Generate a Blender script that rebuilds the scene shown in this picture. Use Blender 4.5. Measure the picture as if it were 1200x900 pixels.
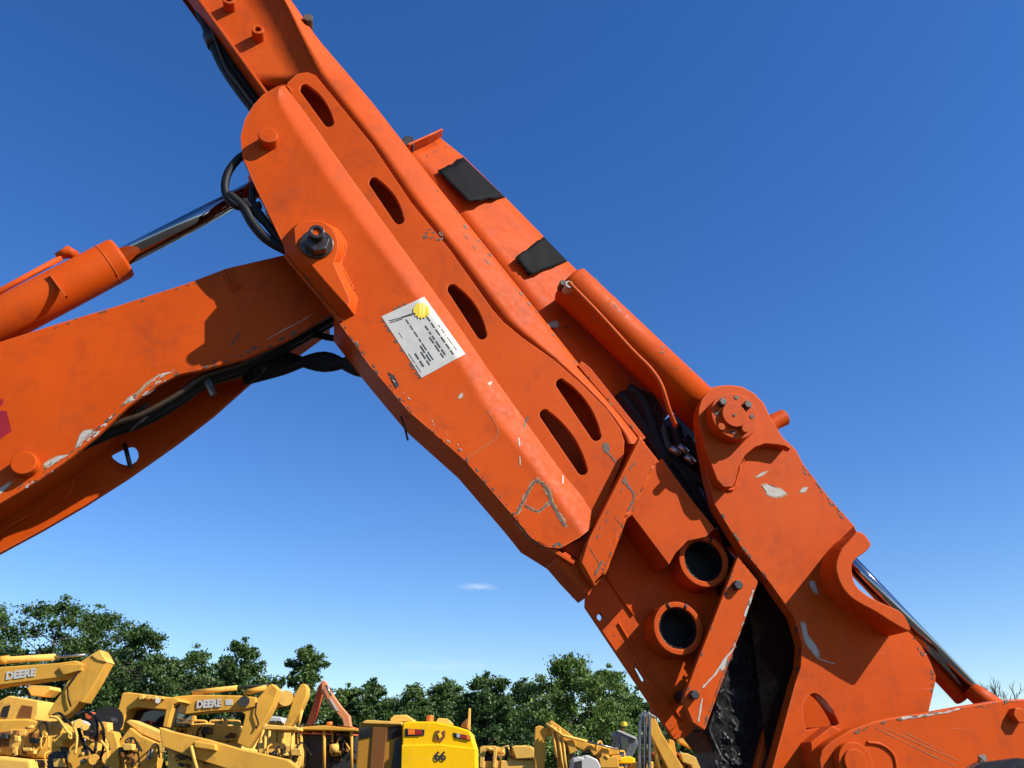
import bpy, bmesh, math, random
import numpy as np
from mathutils import Vector, Matrix
random.seed(7); np.random.seed(7)
R = math.radians
for o in list(bpy.data.objects): bpy.data.objects.remove(o)
scene = bpy.context.scene
C = scene.collection

# ------------------------------------------------------------ camera, sky, sun, exposure
PITCH = 24.5; FPX = 1000.0
CAMPOS = Vector((0, 0, 1.6))
cam = bpy.data.cameras.new('camera'); camo = bpy.data.objects.new('camera', cam); C.objects.link(camo)
camo.location = CAMPOS; camo.rotation_euler = (R(90 + PITCH), 0, 0)
cam.sensor_width = 36; cam.lens = 36 * FPX / 1200; cam.clip_start = 0.05; cam.clip_end = 6000
scene.camera = camo
SUN = Vector((.70, -.33, .633)).normalized()          # direction towards the sun
sun_el = math.asin(SUN.z); sun_az = math.atan2(SUN.x, SUN.y)
world = bpy.data.worlds.new('World'); scene.world = world; world.use_nodes = True
wn = world.node_tree.nodes; wl = world.node_tree.links; wn.clear()
sky = wn.new('ShaderNodeTexSky'); sky.sky_type = 'NISHITA'; sky.sun_disc = False
sky.sun_elevation = sun_el; sky.sun_rotation = sun_az
sky.altitude = 200; sky.air_density = 1.0; sky.dust_density = 0.25; sky.ozone_density = 3.0
hs = wn.new('ShaderNodeHueSaturation'); hs.inputs['Saturation'].default_value = 1.30; hs.inputs['Hue'].default_value = .512
wl.new(sky.outputs[0], hs.inputs['Color'])
# one small wisp of cloud low in the sky and a trace of haze cloud near the tree line
tc = wn.new('ShaderNodeTexCoord')
def wnoise(scl, detail):
    mp = wn.new('ShaderNodeMapping'); mp.inputs['Scale'].default_value = scl; wl.new(tc.outputs['Generated'], mp.inputs[0])
    nz = wn.new('ShaderNodeTexNoise'); nz.inputs['Scale'].default_value = 1.0; nz.inputs['Detail'].default_value = detail; nz.inputs['Roughness'].default_value = .62; wl.new(mp.outputs[0], nz.inputs['Vector']); return nz.outputs['Fac']
def wisp(az, el, wid, hgt, amount, prev):
    d = Vector((math.sin(R(az)) * math.cos(R(el)), math.cos(R(az)) * math.cos(R(el)), math.sin(R(el))))
    sb = wn.new('ShaderNodeVectorMath'); sb.operation = 'SUBTRACT'; wl.new(tc.outputs['Generated'], sb.inputs[0]); sb.inputs[1].default_value = d
    ml = wn.new('ShaderNodeVectorMath'); ml.operation = 'MULTIPLY'; wl.new(sb.outputs[0], ml.inputs[0]); ml.inputs[1].default_value = (1 / wid, 1 / wid, 1 / hgt)
    ln = wn.new('ShaderNodeVectorMath'); ln.operation = 'LENGTH'; wl.new(ml.outputs[0], ln.inputs[0])
    nf = wnoise((26, 26, 85), 6)
    ad = wn.new('ShaderNodeMath'); ad.operation = 'MULTIPLY_ADD'; wl.new(nf, ad.inputs[0]); ad.inputs[1].default_value = -3.0; 
    wl.new(ln.outputs['Value'], ad.inputs[2])
    mr = wn.new('ShaderNodeMapRange'); mr.interpolation_type = 'SMOOTHSTEP'; wl.new(ad.outputs[0], mr.inputs['Value']); mr.inputs['From Min'].default_value = -.55; mr.inputs['From Max'].default_value = -1.9; mr.inputs['To Min'].default_value = 0; mr.inputs['To Max'].default_value = amount
    mx = wn.new('ShaderNodeMixRGB'); mx.inputs['Color2'].default_value = (5.2, 5.6, 6.2, 1); wl.new(mr.outputs[0], mx.inputs['Fac']); wl.new(prev, mx.inputs['Color1']); return mx.outputs[0]
skyc = wisp(-2.1, 11.1, .024, .006, .5, hs.outputs[0])
skyc = wisp(-4.5, 6.2, .10, .010, .22, skyc)
bg = wn.new('ShaderNodeBackground'); bg.inputs['Strength'].default_value = 0.107
wo = wn.new('ShaderNodeOutputWorld'); wl.new(skyc, bg.inputs['Color']); wl.new(bg.outputs[0], wo.inputs[0])
sl = bpy.data.lights.new('sun', 'SUN'); sl.energy = 5.0; sl.angle = R(.53); sl.color = (1, .95, .86)
so = bpy.data.objects.new('sun', sl); C.objects.link(so); so.rotation_euler = (-SUN).to_track_quat('-Z', 'Y').to_euler(); so.location = SUN * 60
vs = scene.view_settings; vs.view_transform = 'Standard'; vs.look = 'None'; vs.exposure = 0.70; vs.gamma = 1; vs.use_curve_mapping = False

# ------------------------------------------------------------ geometry of the place
cp, spn = math.cos(R(PITCH)), math.sin(R(PITCH))
def ray(x, y):
    a = (x - 600) / FPX; b = (450 - y) / FPX
    return Vector((a, cp - b * spn, spn + b * cp))
ARM_ROT = 11.0; ARM_D = 4.0
AU = Vector((math.cos(R(ARM_ROT)), math.sin(R(ARM_ROT)), 0)); AN = Vector((math.sin(R(ARM_ROT)), -math.cos(R(ARM_ROT)), 0)); AV = Vector((0, 0, 1))
AO = Vector((0, ARM_D, 0))
def P(x, y, n=0.0):                    # point of the arm's vertical plane, n metres proud of it
    d = ray(x, y); o = AO + AN * n
    return CAMPOS + d * ((o - CAMPOS).dot(AN) / d.dot(AN))
def UV(u, v, n=0.0): return AO + AU * u + AV * v + AN * n
def B(x, y, Y):                        # point of a vertical plane Y metres ahead
    d = ray(x, y); return CAMPOS + d * (Y / d.y)
def pxm(x, y, n=0.0): return (P(x + 1, y, n) - P(x, y, n)).length
def bxm(x, y, Y): return (B(x + 1, y, Y) - B(x, y, Y)).length

# ------------------------------------------------------------ materials
def nodes(name):
    m = bpy.data.materials.new(name); m.use_nodes = True
    n, l = m.node_tree.nodes, m.node_tree.links
    return m, n, l, n['Principled BSDF']
def noise(n, l, scale, detail=5, rough=.6, coord=None):
    t = n.new('ShaderNodeTexNoise'); t.inputs['Scale'].default_value = scale; t.inputs['Detail'].default_value = detail; t.inputs['Roughness'].default_value = rough
    if coord: l.new(coord, t.inputs['Vector'])
    return t.outputs['Fac']
def ramp(n, l, fac, stops):
    r = n.new('ShaderNodeValToRGB'); e = r.color_ramp.elements
    while len(e) < len(stops): e.new(.5)
    for k, (p, c) in enumerate(stops): e[k].position = p; e[k].color = c if len(c) == 4 else (*c, 1)
    l.new(fac, r.inputs[0]); return r.outputs[0]
def mixc(n, l, fac, a, b, mode='MIX'):
    m = n.new('ShaderNodeMixRGB'); m.blend_type = mode
    for s, v in (('Fac', fac), ('Color1', a), ('Color2', b)):
        if isinstance(v, (int, float)): m.inputs[s].default_value = v
        elif isinstance(v, tuple): m.inputs[s].default_value = v if len(v) == 4 else (*v, 1)
        else: l.new(v, m.inputs[s])
    return m.outputs[0]
def math_(n, l, op, a, b=None):
    m = n.new('ShaderNodeMath'); m.operation = op
    for k, v in enumerate((a, b)):
        if v is None: continue
        if isinstance(v, (int, float)): m.inputs[k].default_value = v
        else: l.new(v, m.inputs[k])
    return m.outputs[0]
def bump(n, l, bs, h, strength=.1, dist=.01):
    b = n.new('ShaderNodeBump'); b.inputs['Strength'].default_value = strength; b.inputs['Distance'].default_value = dist
    l.new(h, b.inputs['Height']); l.new(b.outputs[0], bs.inputs['Normal'])

def paint(name, col, worn=(.15, .12, .09), wear=.5, rough=.5, dirt=.5, scale=1.0, spec=.09):
    m, n, l, bs = nodes(name)
    g = n.new('ShaderNodeNewGeometry'); co = g.outputs['Position']
    big = noise(n, l, 1.7 * scale, 6, .6, co); fine = noise(n, l, 26 * scale, 8, .65, co); med = noise(n, l, 7 * scale, 6, .7, co)
    c1 = tuple(c * .88 for c in col); c2 = tuple(min(1, c * 1.04) for c in col)
    base = ramp(n, l, big, [(.35, c1), (.65, c2)])
    fade = ramp(n, l, noise(n, l, .9 * scale, 5, .7, co), [(.50, (0, 0, 0)), (.68, (1, 1, 1))])
    base = mixc(n, l, math_(n, l, 'MULTIPLY', fade, .5), base, tuple(min(1, c * .95 + d_) for c, d_ in zip(col, (.05, .026, .010))))
    grime = ramp(n, l, med, [(.52, (0, 0, 0)), (.72, (1, 1, 1))])
    base = mixc(n, l, math_(n, l, 'MULTIPLY', grime, dirt), base, tuple(c * .45 + .01 for c in col))
    speck = ramp(n, l, noise(n, l, 75 * scale, 3, .5, co), [(.70, (0, 0, 0)), (.74, (1, 1, 1))])
    gate = ramp(n, l, noise(n, l, 3.1 * scale, 4, .6, co), [(.54, (0, 0, 0)), (.62, (1, 1, 1))])
    sp_ = math_(n, l, 'MULTIPLY', math_(n, l, 'MULTIPLY', speck, gate), .55)
    base = mixc(n, l, sp_, base, tuple(w * .5 for w in worn))
    for ang, thr in ((.6, .735), (-.9, .75)):
        mpp = n.new('ShaderNodeMapping'); mpp.inputs['Rotation'].default_value = (0, ang, .2); mpp.inputs['Scale'].default_value = (2.5, 2.5, 110); l.new(co, mpp.inputs[0])
        sc1 = ramp(n, l, noise(n, l, 1.0 * scale, 3, .5, mpp.outputs[0]), [(thr, (0, 0, 0)), (thr + .03, (1, 1, 1))])
        base = mixc(n, l, math_(n, l, 'MULTIPLY', sc1, .5), base, tuple(c * .7 + .12 for c in col))
    strk = n.new('ShaderNodeMapping'); strk.inputs['Scale'].default_value = (14, 14, 1.3); l.new(co, strk.inputs[0])
    stv = ramp(n, l, noise(n, l, 1.0 * scale, 6, .65, strk.outputs[0]), [(.54, (0, 0, 0)), (.74, (1, 1, 1))])
    base = mixc(n, l, math_(n, l, 'MULTIPLY', stv, .30), base, tuple(c * .45 + .012 for c in col))
    # knocked edges where paint wears first, plus bright rims painted into the colour
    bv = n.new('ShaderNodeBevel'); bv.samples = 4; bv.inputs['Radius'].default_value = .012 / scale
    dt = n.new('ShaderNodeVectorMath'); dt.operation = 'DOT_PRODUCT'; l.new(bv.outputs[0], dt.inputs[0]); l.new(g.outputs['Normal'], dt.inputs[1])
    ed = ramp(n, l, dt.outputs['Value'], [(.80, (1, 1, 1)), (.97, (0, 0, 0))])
    gate2 = ramp(n, l, noise(n, l, 9 * scale, 7, .75, co), [(.55, (0, 0, 0)), (.62, (1, 1, 1))])
    ew = math_(n, l, 'MULTIPLY', math_(n, l, 'MULTIPLY', ed, gate2), wear)
    base = mixc(n, l, ew, base, worn)
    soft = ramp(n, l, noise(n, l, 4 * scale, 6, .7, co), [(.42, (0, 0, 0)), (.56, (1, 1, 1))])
    base = mixc(n, l, math_(n, l, 'MULTIPLY', math_(n, l, 'MULTIPLY', ed, soft), .8), base, tuple(min(1, c * .95 + d_) for c, d_ in zip(col, (.22, .13, .07))))  # rim highlight put into the colour as a lighter edge tint
    l.new(base, bs.inputs['Base Color'])
    rr = ramp(n, l, fine, [(.3, (rough - .07,) * 3), (.7, (rough + .14,) * 3)])
    l.new(rr, bs.inputs['Roughness']); bs.inputs['Specular IOR Level'].default_value = spec
    bump(n, l, bs, math_(n, l, 'ADD', math_(n, l, 'MULTIPLY', fine, .5), big), .06, .005 / scale)
    return m
def plain(name, col, rough=.5, metal=0.0, var=.25, scale=12, bmp=.0, spec=.5):
    m, n, l, bs = nodes(name)
    g = n.new('ShaderNodeNewGeometry')
    f = noise(n, l, scale, 6, .65, g.outputs['Position'])
    l.new(ramp(n, l, f, [(.3, tuple(c * (1 - var) for c in col)), (.7, tuple(min(1, c * (1 + var)) for c in col))]), bs.inputs['Base Color'])
    bs.inputs['Roughness'].default_value = rough; bs.inputs['Metallic'].default_value = metal; bs.inputs['Specular IOR Level'].default_value = spec
    if bmp: bump(n, l, bs, f, bmp, .01)
    return m
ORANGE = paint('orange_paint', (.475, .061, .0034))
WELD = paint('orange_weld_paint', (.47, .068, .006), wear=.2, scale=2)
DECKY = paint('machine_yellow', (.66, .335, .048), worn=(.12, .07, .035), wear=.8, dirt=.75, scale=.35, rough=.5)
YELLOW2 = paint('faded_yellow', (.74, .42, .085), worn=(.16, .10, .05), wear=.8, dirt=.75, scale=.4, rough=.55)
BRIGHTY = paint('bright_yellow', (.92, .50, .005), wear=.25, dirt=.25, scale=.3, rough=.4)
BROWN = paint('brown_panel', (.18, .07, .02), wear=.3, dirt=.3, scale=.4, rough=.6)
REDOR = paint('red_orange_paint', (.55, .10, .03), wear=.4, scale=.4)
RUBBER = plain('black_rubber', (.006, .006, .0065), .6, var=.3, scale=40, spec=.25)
DARK = plain('dark_steel', (.03, .028, .027), .5, .3, var=.5, scale=20, bmp=.2)
STEEL = plain('worn_steel', (.30, .28, .26), .35, .9, var=.3, scale=30)
NUTM = plain('oily_steel', (.075, .06, .05), .32, .7, var=.5, scale=40)
GREYST = plain('grey_mast_steel', (.15, .155, .165), .45, .4, var=.35, scale=5)
CHROME = plain('chrome', (.30, .30, .31), .06, 1.0, var=.04)
PRIMER = plain('exposed_primer', (.36, .325, .28), .7, var=.2, scale=60)
SCRATCH = plain('scratched_metal', (.075, .045, .026), .6, var=.7, scale=120, bmp=.4)
PALE = plain('scuffed_paint', (.30, .13, .055), .7, var=.5, scale=90)
TAPE = plain('black_tape', (.003, .003, .0035), .75, var=.3, scale=18, bmp=.10, spec=.10)
STICK = plain('sticker_white', (.40, .39, .35), .5, var=.10, scale=14)
INK = plain('printed_black', (.02, .02, .02), .6)
SUNY = plain('printed_yellow', (.66, .47, .01), .5, var=.12, scale=30)
WHITE = plain('white_paint', (.42, .41, .37), .5, var=.1, scale=4)
SILVER = plain('light_lettering', (.50, .49, .43), .5, var=.12, scale=6)
REDD = plain('red_decal', (.24, .005, .007), .4, var=.2)
GLASS = plain('dark_glass', (.012, .016, .018), .06, spec=.7)
BROWNHOSE = plain('brown_hose', (.035, .018, .006), .5, var=.3, scale=30)
AMBER = plain('amber_lens', (.75, .16, .01), .25)
REDL = plain('red_lens', (.30, .015, .01), .25)
def grease():
    m, n, l, bs = nodes('black_grease')
    g = n.new('ShaderNodeNewGeometry'); co = g.outputs['Position']
    a = noise(n, l, 22, 8, .75, co); b = noise(n, l, 5, 4, .6, co)
    l.new(ramp(n, l, a, [(.3, (.002, .002, .002)), (.66, (.006, .0055, .005)), (.8, (.02, .012, .008))]), bs.inputs['Base Color'])
    l.new(ramp(n, l, b, [(.35, (.12,) * 3), (.65, (.34,) * 3)]), bs.inputs['Roughness'])
    bump(n, l, bs, a, 1.0, .05); bs.inputs['Specular IOR Level'].default_value = .7; return m
GREASE = grease()
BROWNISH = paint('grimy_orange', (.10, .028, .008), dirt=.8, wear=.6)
def soil():
    m, n, l, bs = nodes('gravel_ground')
    g = n.new('ShaderNodeNewGeometry'); co = g.outputs['Position']
    l.new(ramp(n, l, noise(n, l, .5, 8, .7, co), [(.3, (.038, .033, .027)), (.7, (.075, .066, .054))]), bs.inputs['Base Color'])
    bs.inputs['Roughness'].default_value = .95; bump(n, l, bs, noise(n, l, 18, 6, .7, co), .6, .04); return m
SOIL = soil()
def leafmat(name, a, b):
    m, n, l, bs = nodes(name)
    g = n.new('ShaderNodeNewGeometry')
    col = ramp(n, l, g.outputs['Random Per Island'], [(0, a), (.75, b), (1, tuple(x * 1.4 for x in b))])
    l.new(col, bs.inputs['Base Color']); bs.inputs['Roughness'].default_value = .5; bs.inputs['Specular IOR Level'].default_value = .3
    tr = n.new('ShaderNodeBsdfTranslucent'); l.new(col, tr.inputs['Color'])
    mxs = n.new('ShaderNodeMixShader'); mxs.inputs[0].default_value = .28
    l.new(bs.outputs[0], mxs.inputs[1]); l.new(tr.outputs[0], mxs.inputs[2]); l.new(mxs.outputs[0], n['Material Output'].inputs[0])
    return m
LEAF = [leafmat('leaf_dark', (.028, .056, .014), (.068, .122, .026)), leafmat('leaf_mid', (.036, .068, .016), (.088, .150, .032)), leafmat('leaf_light', (.05, .09, .018), (.12, .19, .035))]
BARK = plain('bark', (.075, .058, .042), .9, var=.4, scale=8, bmp=.4)

# ------------------------------------------------------------ object helpers
ORIG = {}
def thing(name, loc, label, cat, group=None):
    o = bpy.data.objects.new(name, None); C.objects.link(o); o.location = loc; o.empty_display_size = .3
    o['label'] = label; o['category'] = cat
    if group: o['group'] = group
    ORIG[o] = Vector(loc); return o
def tag(o, label, cat, group=None):
    o['label'] = label; o['category'] = cat
    if group: o['group'] = group
    return o
def from_bm(name, bm, mat, parent=None, bev=0, smooth=False, seg=2):
    vs_ = [v.co for v in bm.verts]
    mn = Vector((min(v.x for v in vs_), min(v.y for v in vs_), min(v.z for v in vs_))); mxx = Vector((max(v.x for v in vs_), max(v.y for v in vs_), max(v.z for v in vs_)))
    c = (mn + mxx) / 2
    bmesh.ops.translate(bm, verts=bm.verts, vec=-c)
    me = bpy.data.meshes.new(name); bm.to_mesh(me); bm.free()
    mats = mat if isinstance(mat, (list, tuple)) else [mat]
    for m in mats: me.materials.append(m)
    if smooth:
        for p in me.polygons: p.use_smooth = True
    o = bpy.data.objects.new(name, me); C.objects.link(o)
    if parent is not None: o.parent = parent; o.location = c - ORIG[parent]
    else: o.location = c
    ORIG[o] = c
    if bev:
        b = o.modifiers.new('bevel', 'BEVEL'); b.width = bev; b.segments = seg; b.limit_method = 'ANGLE'; b.angle_limit = R(38); b.harden_normals = True
        for p in me.polygons: p.use_smooth = True
        if not smooth: me.set_sharp_from_angle(angle=R(38))
    return o
def fillpoly(bm, loops):
    eds = []; vl = []
    for lp in loops:
        v = [bm.verts.new(p) for p in lp]; vl.append(v)
        eds += [bm.edges.new((v[i], v[(i + 1) % len(v)])) for i in range(len(v))]
    if len(loops) == 1: return [bm.faces.new(vl[0])], vl
    r = bmesh.ops.triangle_fill(bm, edges=eds, use_beauty=True, use_dissolve=False)
    return [g for g in r['geom'] if isinstance(g, bmesh.types.BMFace)], vl
def add_prism(bm, loops, vec):
    """closed solid: planar loops (outer, holes...) extruded by vec"""
    f0, v0 = fillpoly(bm, loops)
    f1, v1 = fillpoly(bm, [[p + vec for p in lp] for lp in loops])
    new = list(f0) + list(f1)
    for a, b in zip(v0, v1):
        k = len(a)
        for i in range(k):
            j = (i + 1) % k; new.append(bm.faces.new((a[i], a[j], b[j], b[i])))
    bmesh.ops.recalc_face_normals(bm, faces=new); return new
def prism(name, pts, n0, n1, mat, parent, bev=.006, holes=(), uv=False, bm=None):
    own = bm is None
    if own: bm = bmesh.new()
    f = (lambda q: UV(q[0], q[1], n0)) if uv else (lambda q: P(q[0], q[1], n0))
    add_prism(bm, [[f(q) for q in lp] for lp in [pts] + list(holes)], AN * (n1 - n0))
    return from_bm(name, bm, mat, parent, bev) if own else None
def bprism(name, pts, Y, depth, mat, parent, bev=.02, holes=(), skew=Vector((0, 1, 0))):
    bm = bmesh.new(); add_prism(bm, [[B(q[0], q[1], Y) for q in lp] for lp in [pts] + list(holes)], skew * depth)
    return from_bm(name, bm, mat, parent, bev)
def frame_of(d):
    d = d.normalized(); a = Vector((0, 0, 1)) if abs(d.z) < .9 else Vector((1, 0, 0))
    x = d.cross(a).normalized(); return x, d.cross(x).normalized()
def add_tube(bm, pts, rad, seg=12, caps=True):
    pts = [Vector(p) for p in pts]; rings = []; px_ = None
    for i, p in enumerate(pts):
        d = (pts[min(i + 1, len(pts) - 1)] - pts[max(i - 1, 0)]).normalized()
        if px_ is None: x, y = frame_of(d)
        else:
            x = (px_ - d * px_.dot(d)).normalized(); y = d.cross(x).normalized()
        px_ = x
        r = rad[i] if isinstance(rad, (list, tuple)) else rad
        rings.append([bm.verts.new(p + (x * math.cos(t) + y * math.sin(t)) * r) for t in [2 * math.pi * k / seg for k in range(seg)]])
    fs = []
    for a, b in zip(rings, rings[1:]):
        for k in range(seg): fs.append(bm.faces.new((a[k], a[(k + 1) % seg], b[(k + 1) % seg], b[k])))
    for f in fs: f.smooth = True
    if caps: fs += [bm.faces.new(rings[0][::-1]), bm.faces.new(rings[-1])]
    bmesh.ops.recalc_face_normals(bm, faces=fs)
def tube(name, pts, rad, mat, parent, seg=12, bev=0):
    bm = bmesh.new(); add_tube(bm, pts, rad, seg); o = from_bm(name, bm, mat, parent, bev)
    return o
def spline(pts, k=6):
    pts = [Vector(p) for p in pts]; out = []
    for i in range(len(pts) - 1):
        p0, p1, p2, p3 = pts[max(i - 1, 0)], pts[i], pts[i + 1], pts[min(i + 2, len(pts) - 1)]
        for j in range(k):
            t = j / k
            out.append(.5 * ((2 * p1) + (p2 - p0) * t + (2 * p0 - 5 * p1 + 4 * p2 - p3) * t * t + (3 * p1 - p0 - 3 * p2 + p3) * t ** 3))
    return out + [pts[-1]]
def circ(x, y, n, r, seg=32, ph=0): 
    c = P(x, y, n); return [c + (AU * math.cos(t) + AV * math.sin(t)) * r for t in [ph + 2 * math.pi * k / seg for k in range(seg)]]
def disc(name, x, y, n_base, n_top, rpx, mat, parent, bev=.004, seg=32, hole=0, at=None):
    """cylinder along the arm's normal; px centre given at n_top"""
    r = rpx * pxm(x, y, n_top); bm = bmesh.new()
    lps = [circ(x, y, n_top, r, seg)] + ([circ(x, y, n_top, hole * pxm(x, y, n_top), seg)] if hole else [])
    add_prism(bm, lps, AN * (n_base - n_top)); return from_bm(name, bm, mat, parent, bev)
def rowloft(name, rows, mat, parent, thick=0, bev=0, smooth=True):
    bm = bmesh.new(); vs_ = [[bm.verts.new(p) for p in r] for r in rows]
    for a, b in zip(vs_, vs_[1:]):
        for k in range(len(a) - 1): bm.faces.new((a[k], b[k], b[k + 1], a[k + 1]))
    bm.normal_update()
    if sum((f.normal.dot(AN) * f.calc_area() for f in bm.faces)) < 0: bmesh.ops.reverse_faces(bm, faces=bm.faces)
    o = from_bm(name, bm, mat, parent, 0, smooth)
    if thick:
        s = o.modifiers.new('solid', 'SOLIDIFY'); s.thickness = thick; s.offset = -1; s.use_even_offset = True
    if bev:
        b = o.modifiers.new('bevel', 'BEVEL'); b.width = bev; b.segments = 2; b.limit_method = 'ANGLE'; b.angle_limit = R(45); b.harden_normals = True
    return o
def lerp_poly(pl, y):
    for (x0, y0), (x1, y1) in zip(pl, pl[1:]):
        if y0 <= y <= y1: return x0 + (x1 - x0) * (y - y0) / (y1 - y0)
    (x0, y0), (x1, y1) = (pl[0], pl[1]) if y < pl[0][1] else (pl[-2], pl[-1])
    return x0 + (x1 - x0) * (y - y0) / (y1 - y0)
def text_verts(s, size, bold=.0):
    cu = bpy.data.curves.new('lettering', 'FONT'); cu.body = s; cu.size = size; cu.align_x = 'CENTER'; cu.align_y = 'CENTER'; cu.offset = bold; cu.resolution_u = 3
    o = bpy.data.objects.new('lettering', cu); C.objects.link(o)
    dg = bpy.context.evaluated_depsgraph_get(); me = bpy.data.meshes.new_from_object(o.evaluated_get(dg))
    v = [x.co.copy() for x in me.vertices]; f = [tuple(p.vertices) for p in me.polygons]
    bpy.data.objects.remove(o); bpy.data.curves.remove(cu); bpy.data.meshes.remove(me)
    return v, f
def lettering(s, size, centre, xa, ya, mat, parent, bold=.0, depth=.006, sx=1.0):
    v, f = text_verts(s, size, bold); n = xa.cross(ya).normalized(); bm = bmesh.new()
    bv = [bm.verts.new(centre + xa * (q.x * sx) + ya * q.y + n * depth) for q in v]
    for fc in f:
        try: bm.faces.new([bv[i] for i in fc])
        except ValueError: pass
    return from_bm('lettering', bm, mat, parent)

# ------------------------------------------------------------ ground
bm = bmesh.new(); S_ = 2500
gv = [[bm.verts.new((x, y, 0)) for x in np.linspace(-S_, S_, 21)] for y in np.linspace(-S_, S_, 21)]
for a, b in zip(gv, gv[1:]):
    for k in range(20): bm.faces.new((a[k], a[k + 1], b[k + 1], b[k]))
g = from_bm('ground', bm, SOIL); g['kind'] = 'structure'

# ============================================================ the orange excavator
EX = thing('excavator', UV(-6.8, 0, -.33), 'large orange excavator with its boom raised and stick reaching down across the picture', 'excavator')
N_A, N_B = .10, .04
T_left = [(-12, -335), (232, 0), (313, 112), (697, 640)]
L3x = [(140, -260), (333, 0), (372, 88), (437, 170), (482, 237), (527, 292), (565, 345), (590, 377), (650, 422), (682, 450), (712, 480), (735, 515), (742, 540)]
L4 = [(165, -250), (341, 0), (372, 45), (437, 121), (507, 211), (614, 345), (677, 425), (747, 507), (760, 525)]

# --- stick: tube skin
rows = []
for y in np.linspace(-250, 520, 70):
    def X(pl): return lerp_poly(pl, y)
    n1 = .015 if y < 105 else -.17
    tl, l3, l4 = X(T_left), X(L3x), X(L4)
    if l3 > l4 - 4: l3 = l4 - 4
    r = [P(tl, y, n1), P(tl * .5 + l3 * .5, y, n1), P(l3 - 6 if n1 < 0 else l3, y, n1), P(l3, y, .016)]
    for t in (.33, .66, .85): r.append(P(l3 + (l4 - l3) * t, y, .016 - .075 * t ** 1.3))
    e = P(l4, y, -.062); r += [e, e - AN * .012 + (AV * .6 + AU * .8) * .004, e - AN * .42]
    c = P(tl, y, n1); r += [c - AN * (.20 + n1)]
    rows.append(r)
STK = rowloft('stick', rows, ORANGE, EX)
# bottom plate of the tube with its lip
def strip(name, pl, n0, n1, th, mat, parent, bev=.004):
    """plate seen edge on: polyline of pixels at n0, thickness th towards upper right, going back to n1"""
    a = [P(x, y, n0) for x, y in pl]; b = []
    for i, p in enumerate(a):
        d = (a[min(i + 1, len(a) - 1)] - a[max(i - 1, 0)]).normalized(); q = d.cross(AN)
        if q.dot(AV) < 0: q = -q
        b.append(p + q * th)
    bm = bmesh.new(); add_prism(bm, [a + b[::-1]], AN * (n1 - n0)); return from_bm(name, bm, mat, parent, bev)
strip('bottom_plate', [(lerp_poly(T_left, y), y) for y in (-250, -100, 0, 60, 112, 190)], .045, -.10, .018, ORANGE, STK)
# saddle (ear) plate: flat ear, bent ridge
tri = [((320,104),(327,102),(334,101)),((308,111),(322,113),(341,110)),((297,123),(326,127),(352,125)),((287,140),(335,143),(363,140)),((282,160),(347,161),(378,161)),((284,183),(361,183),(394,184)),
 ((300,220),(386,219),(421,222)),((330,282),(432,281),(465,282)),((345,310),(455,310),(486,311)),((395,375),(498,370),(529,370)),((432,427),(533,425),(566,424)),((480,483),(570,488),(605,479)),
 ((545,540),(600,522),(637,524)),((575,574),(625,554),(662,558)),((602,605),(647,583),(683,583)),((622,630),(660,602),(694,601)),((640,641),(672,620),(699,609)),((662,643),(682,633),(702,613))]
L2 = [t[2] for t in tri]
rows = []
for i in range(len(tri) - 1):
    for j in range(4):
        t = j / 4; q = [tuple(a[k] * (1 - t) + b[k] * t for k in (0, 1)) for a, b in zip(tri[i], tri[i + 1])]
        r = [P(q[0][0] + (q[1][0] - q[0][0]) * s, q[0][1] + (q[1][1] - q[0][1]) * s, N_A) for s in (0, .3, .6, .85, 1)]
        for s in (.12, .25, .38, .5, .62, .74, .85, .93, 1): r.append(P(q[1][0] + (q[2][0] - q[1][0]) * s, q[1][1] + (q[2][1] - q[1][1]) * s, N_B + .002 + (N_A - N_B) * math.cos(s * math.pi / 2)))
        rows.append(r)
SAD = rowloft('ear_plate', rows, ORANGE, EX, thick=.028, bev=.005)
# slotted web plate
def slot(a, b, width, rad=6.0):
    """rounded slot: straight on its lower left side, bulging on the other"""
    a, b = Vector(a), Vector(b); d = (b - a).normalized(); q = Vector((d.y, -d.x)); A_, B_ = a + d * rad + q * rad, b - d * rad + q * rad; bul = width - 2 * rad; out = []
    for k in range(7): t = math.pi * k / 6; out.append(A_ + (-q * math.cos(t) - d * math.sin(t)) * rad)
    for k in range(1, 12): t = k / 12; out.append(A_.lerp(B_, t) + q * (rad + bul * math.sin(math.pi * t) ** .85))
    for k in range(7): t = math.pi * k / 6; out.append(B_ + (q * math.cos(t) + d * math.sin(t)) * rad)
    return [(p.x, p.y) for p in out]
slots = [slot((349,103), (384,151), 16.5), slot((430,212), (466,265), 17), slot((522,337), (563,400), 18), slot((649,448), (697,519), 19), slot((630,484), (681,559), 19)]
def rnd(pl, k=3):
    n_ = len(pl); out = []
    for i in range(n_):
        p0, p1, p2, p3 = [Vector(pl[(i + d) % n_]) for d in (-1, 0, 1, 2)]
        for j in range(k):
            t = j / k; q = .5 * ((2 * p1) + (p2 - p0) * t + (2 * p0 - 5 * p1 + 4 * p2 - p3) * t * t + (3 * p1 - p0 - 3 * p2 + p3) * t ** 3); out.append((q.x, q.y))
    return out
webL3 = [(348,86),(360,84),(370,88),(380,100),(437,170),(482,237),(527,292),(565,345),(577,362),(590,377),(612,395),(650,422),(682,450),(712,480),(727,502),(732,517),(731,535),(715,575)]
prism('web_plate', webL3 + [(x, y) for x, y in reversed([(p[0] - 1, p[1]) for p in L2[1:]])] + [(336,97)], N_B, N_B - .024, ORANGE, SAD, bev=.005, holes=slots)
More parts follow.
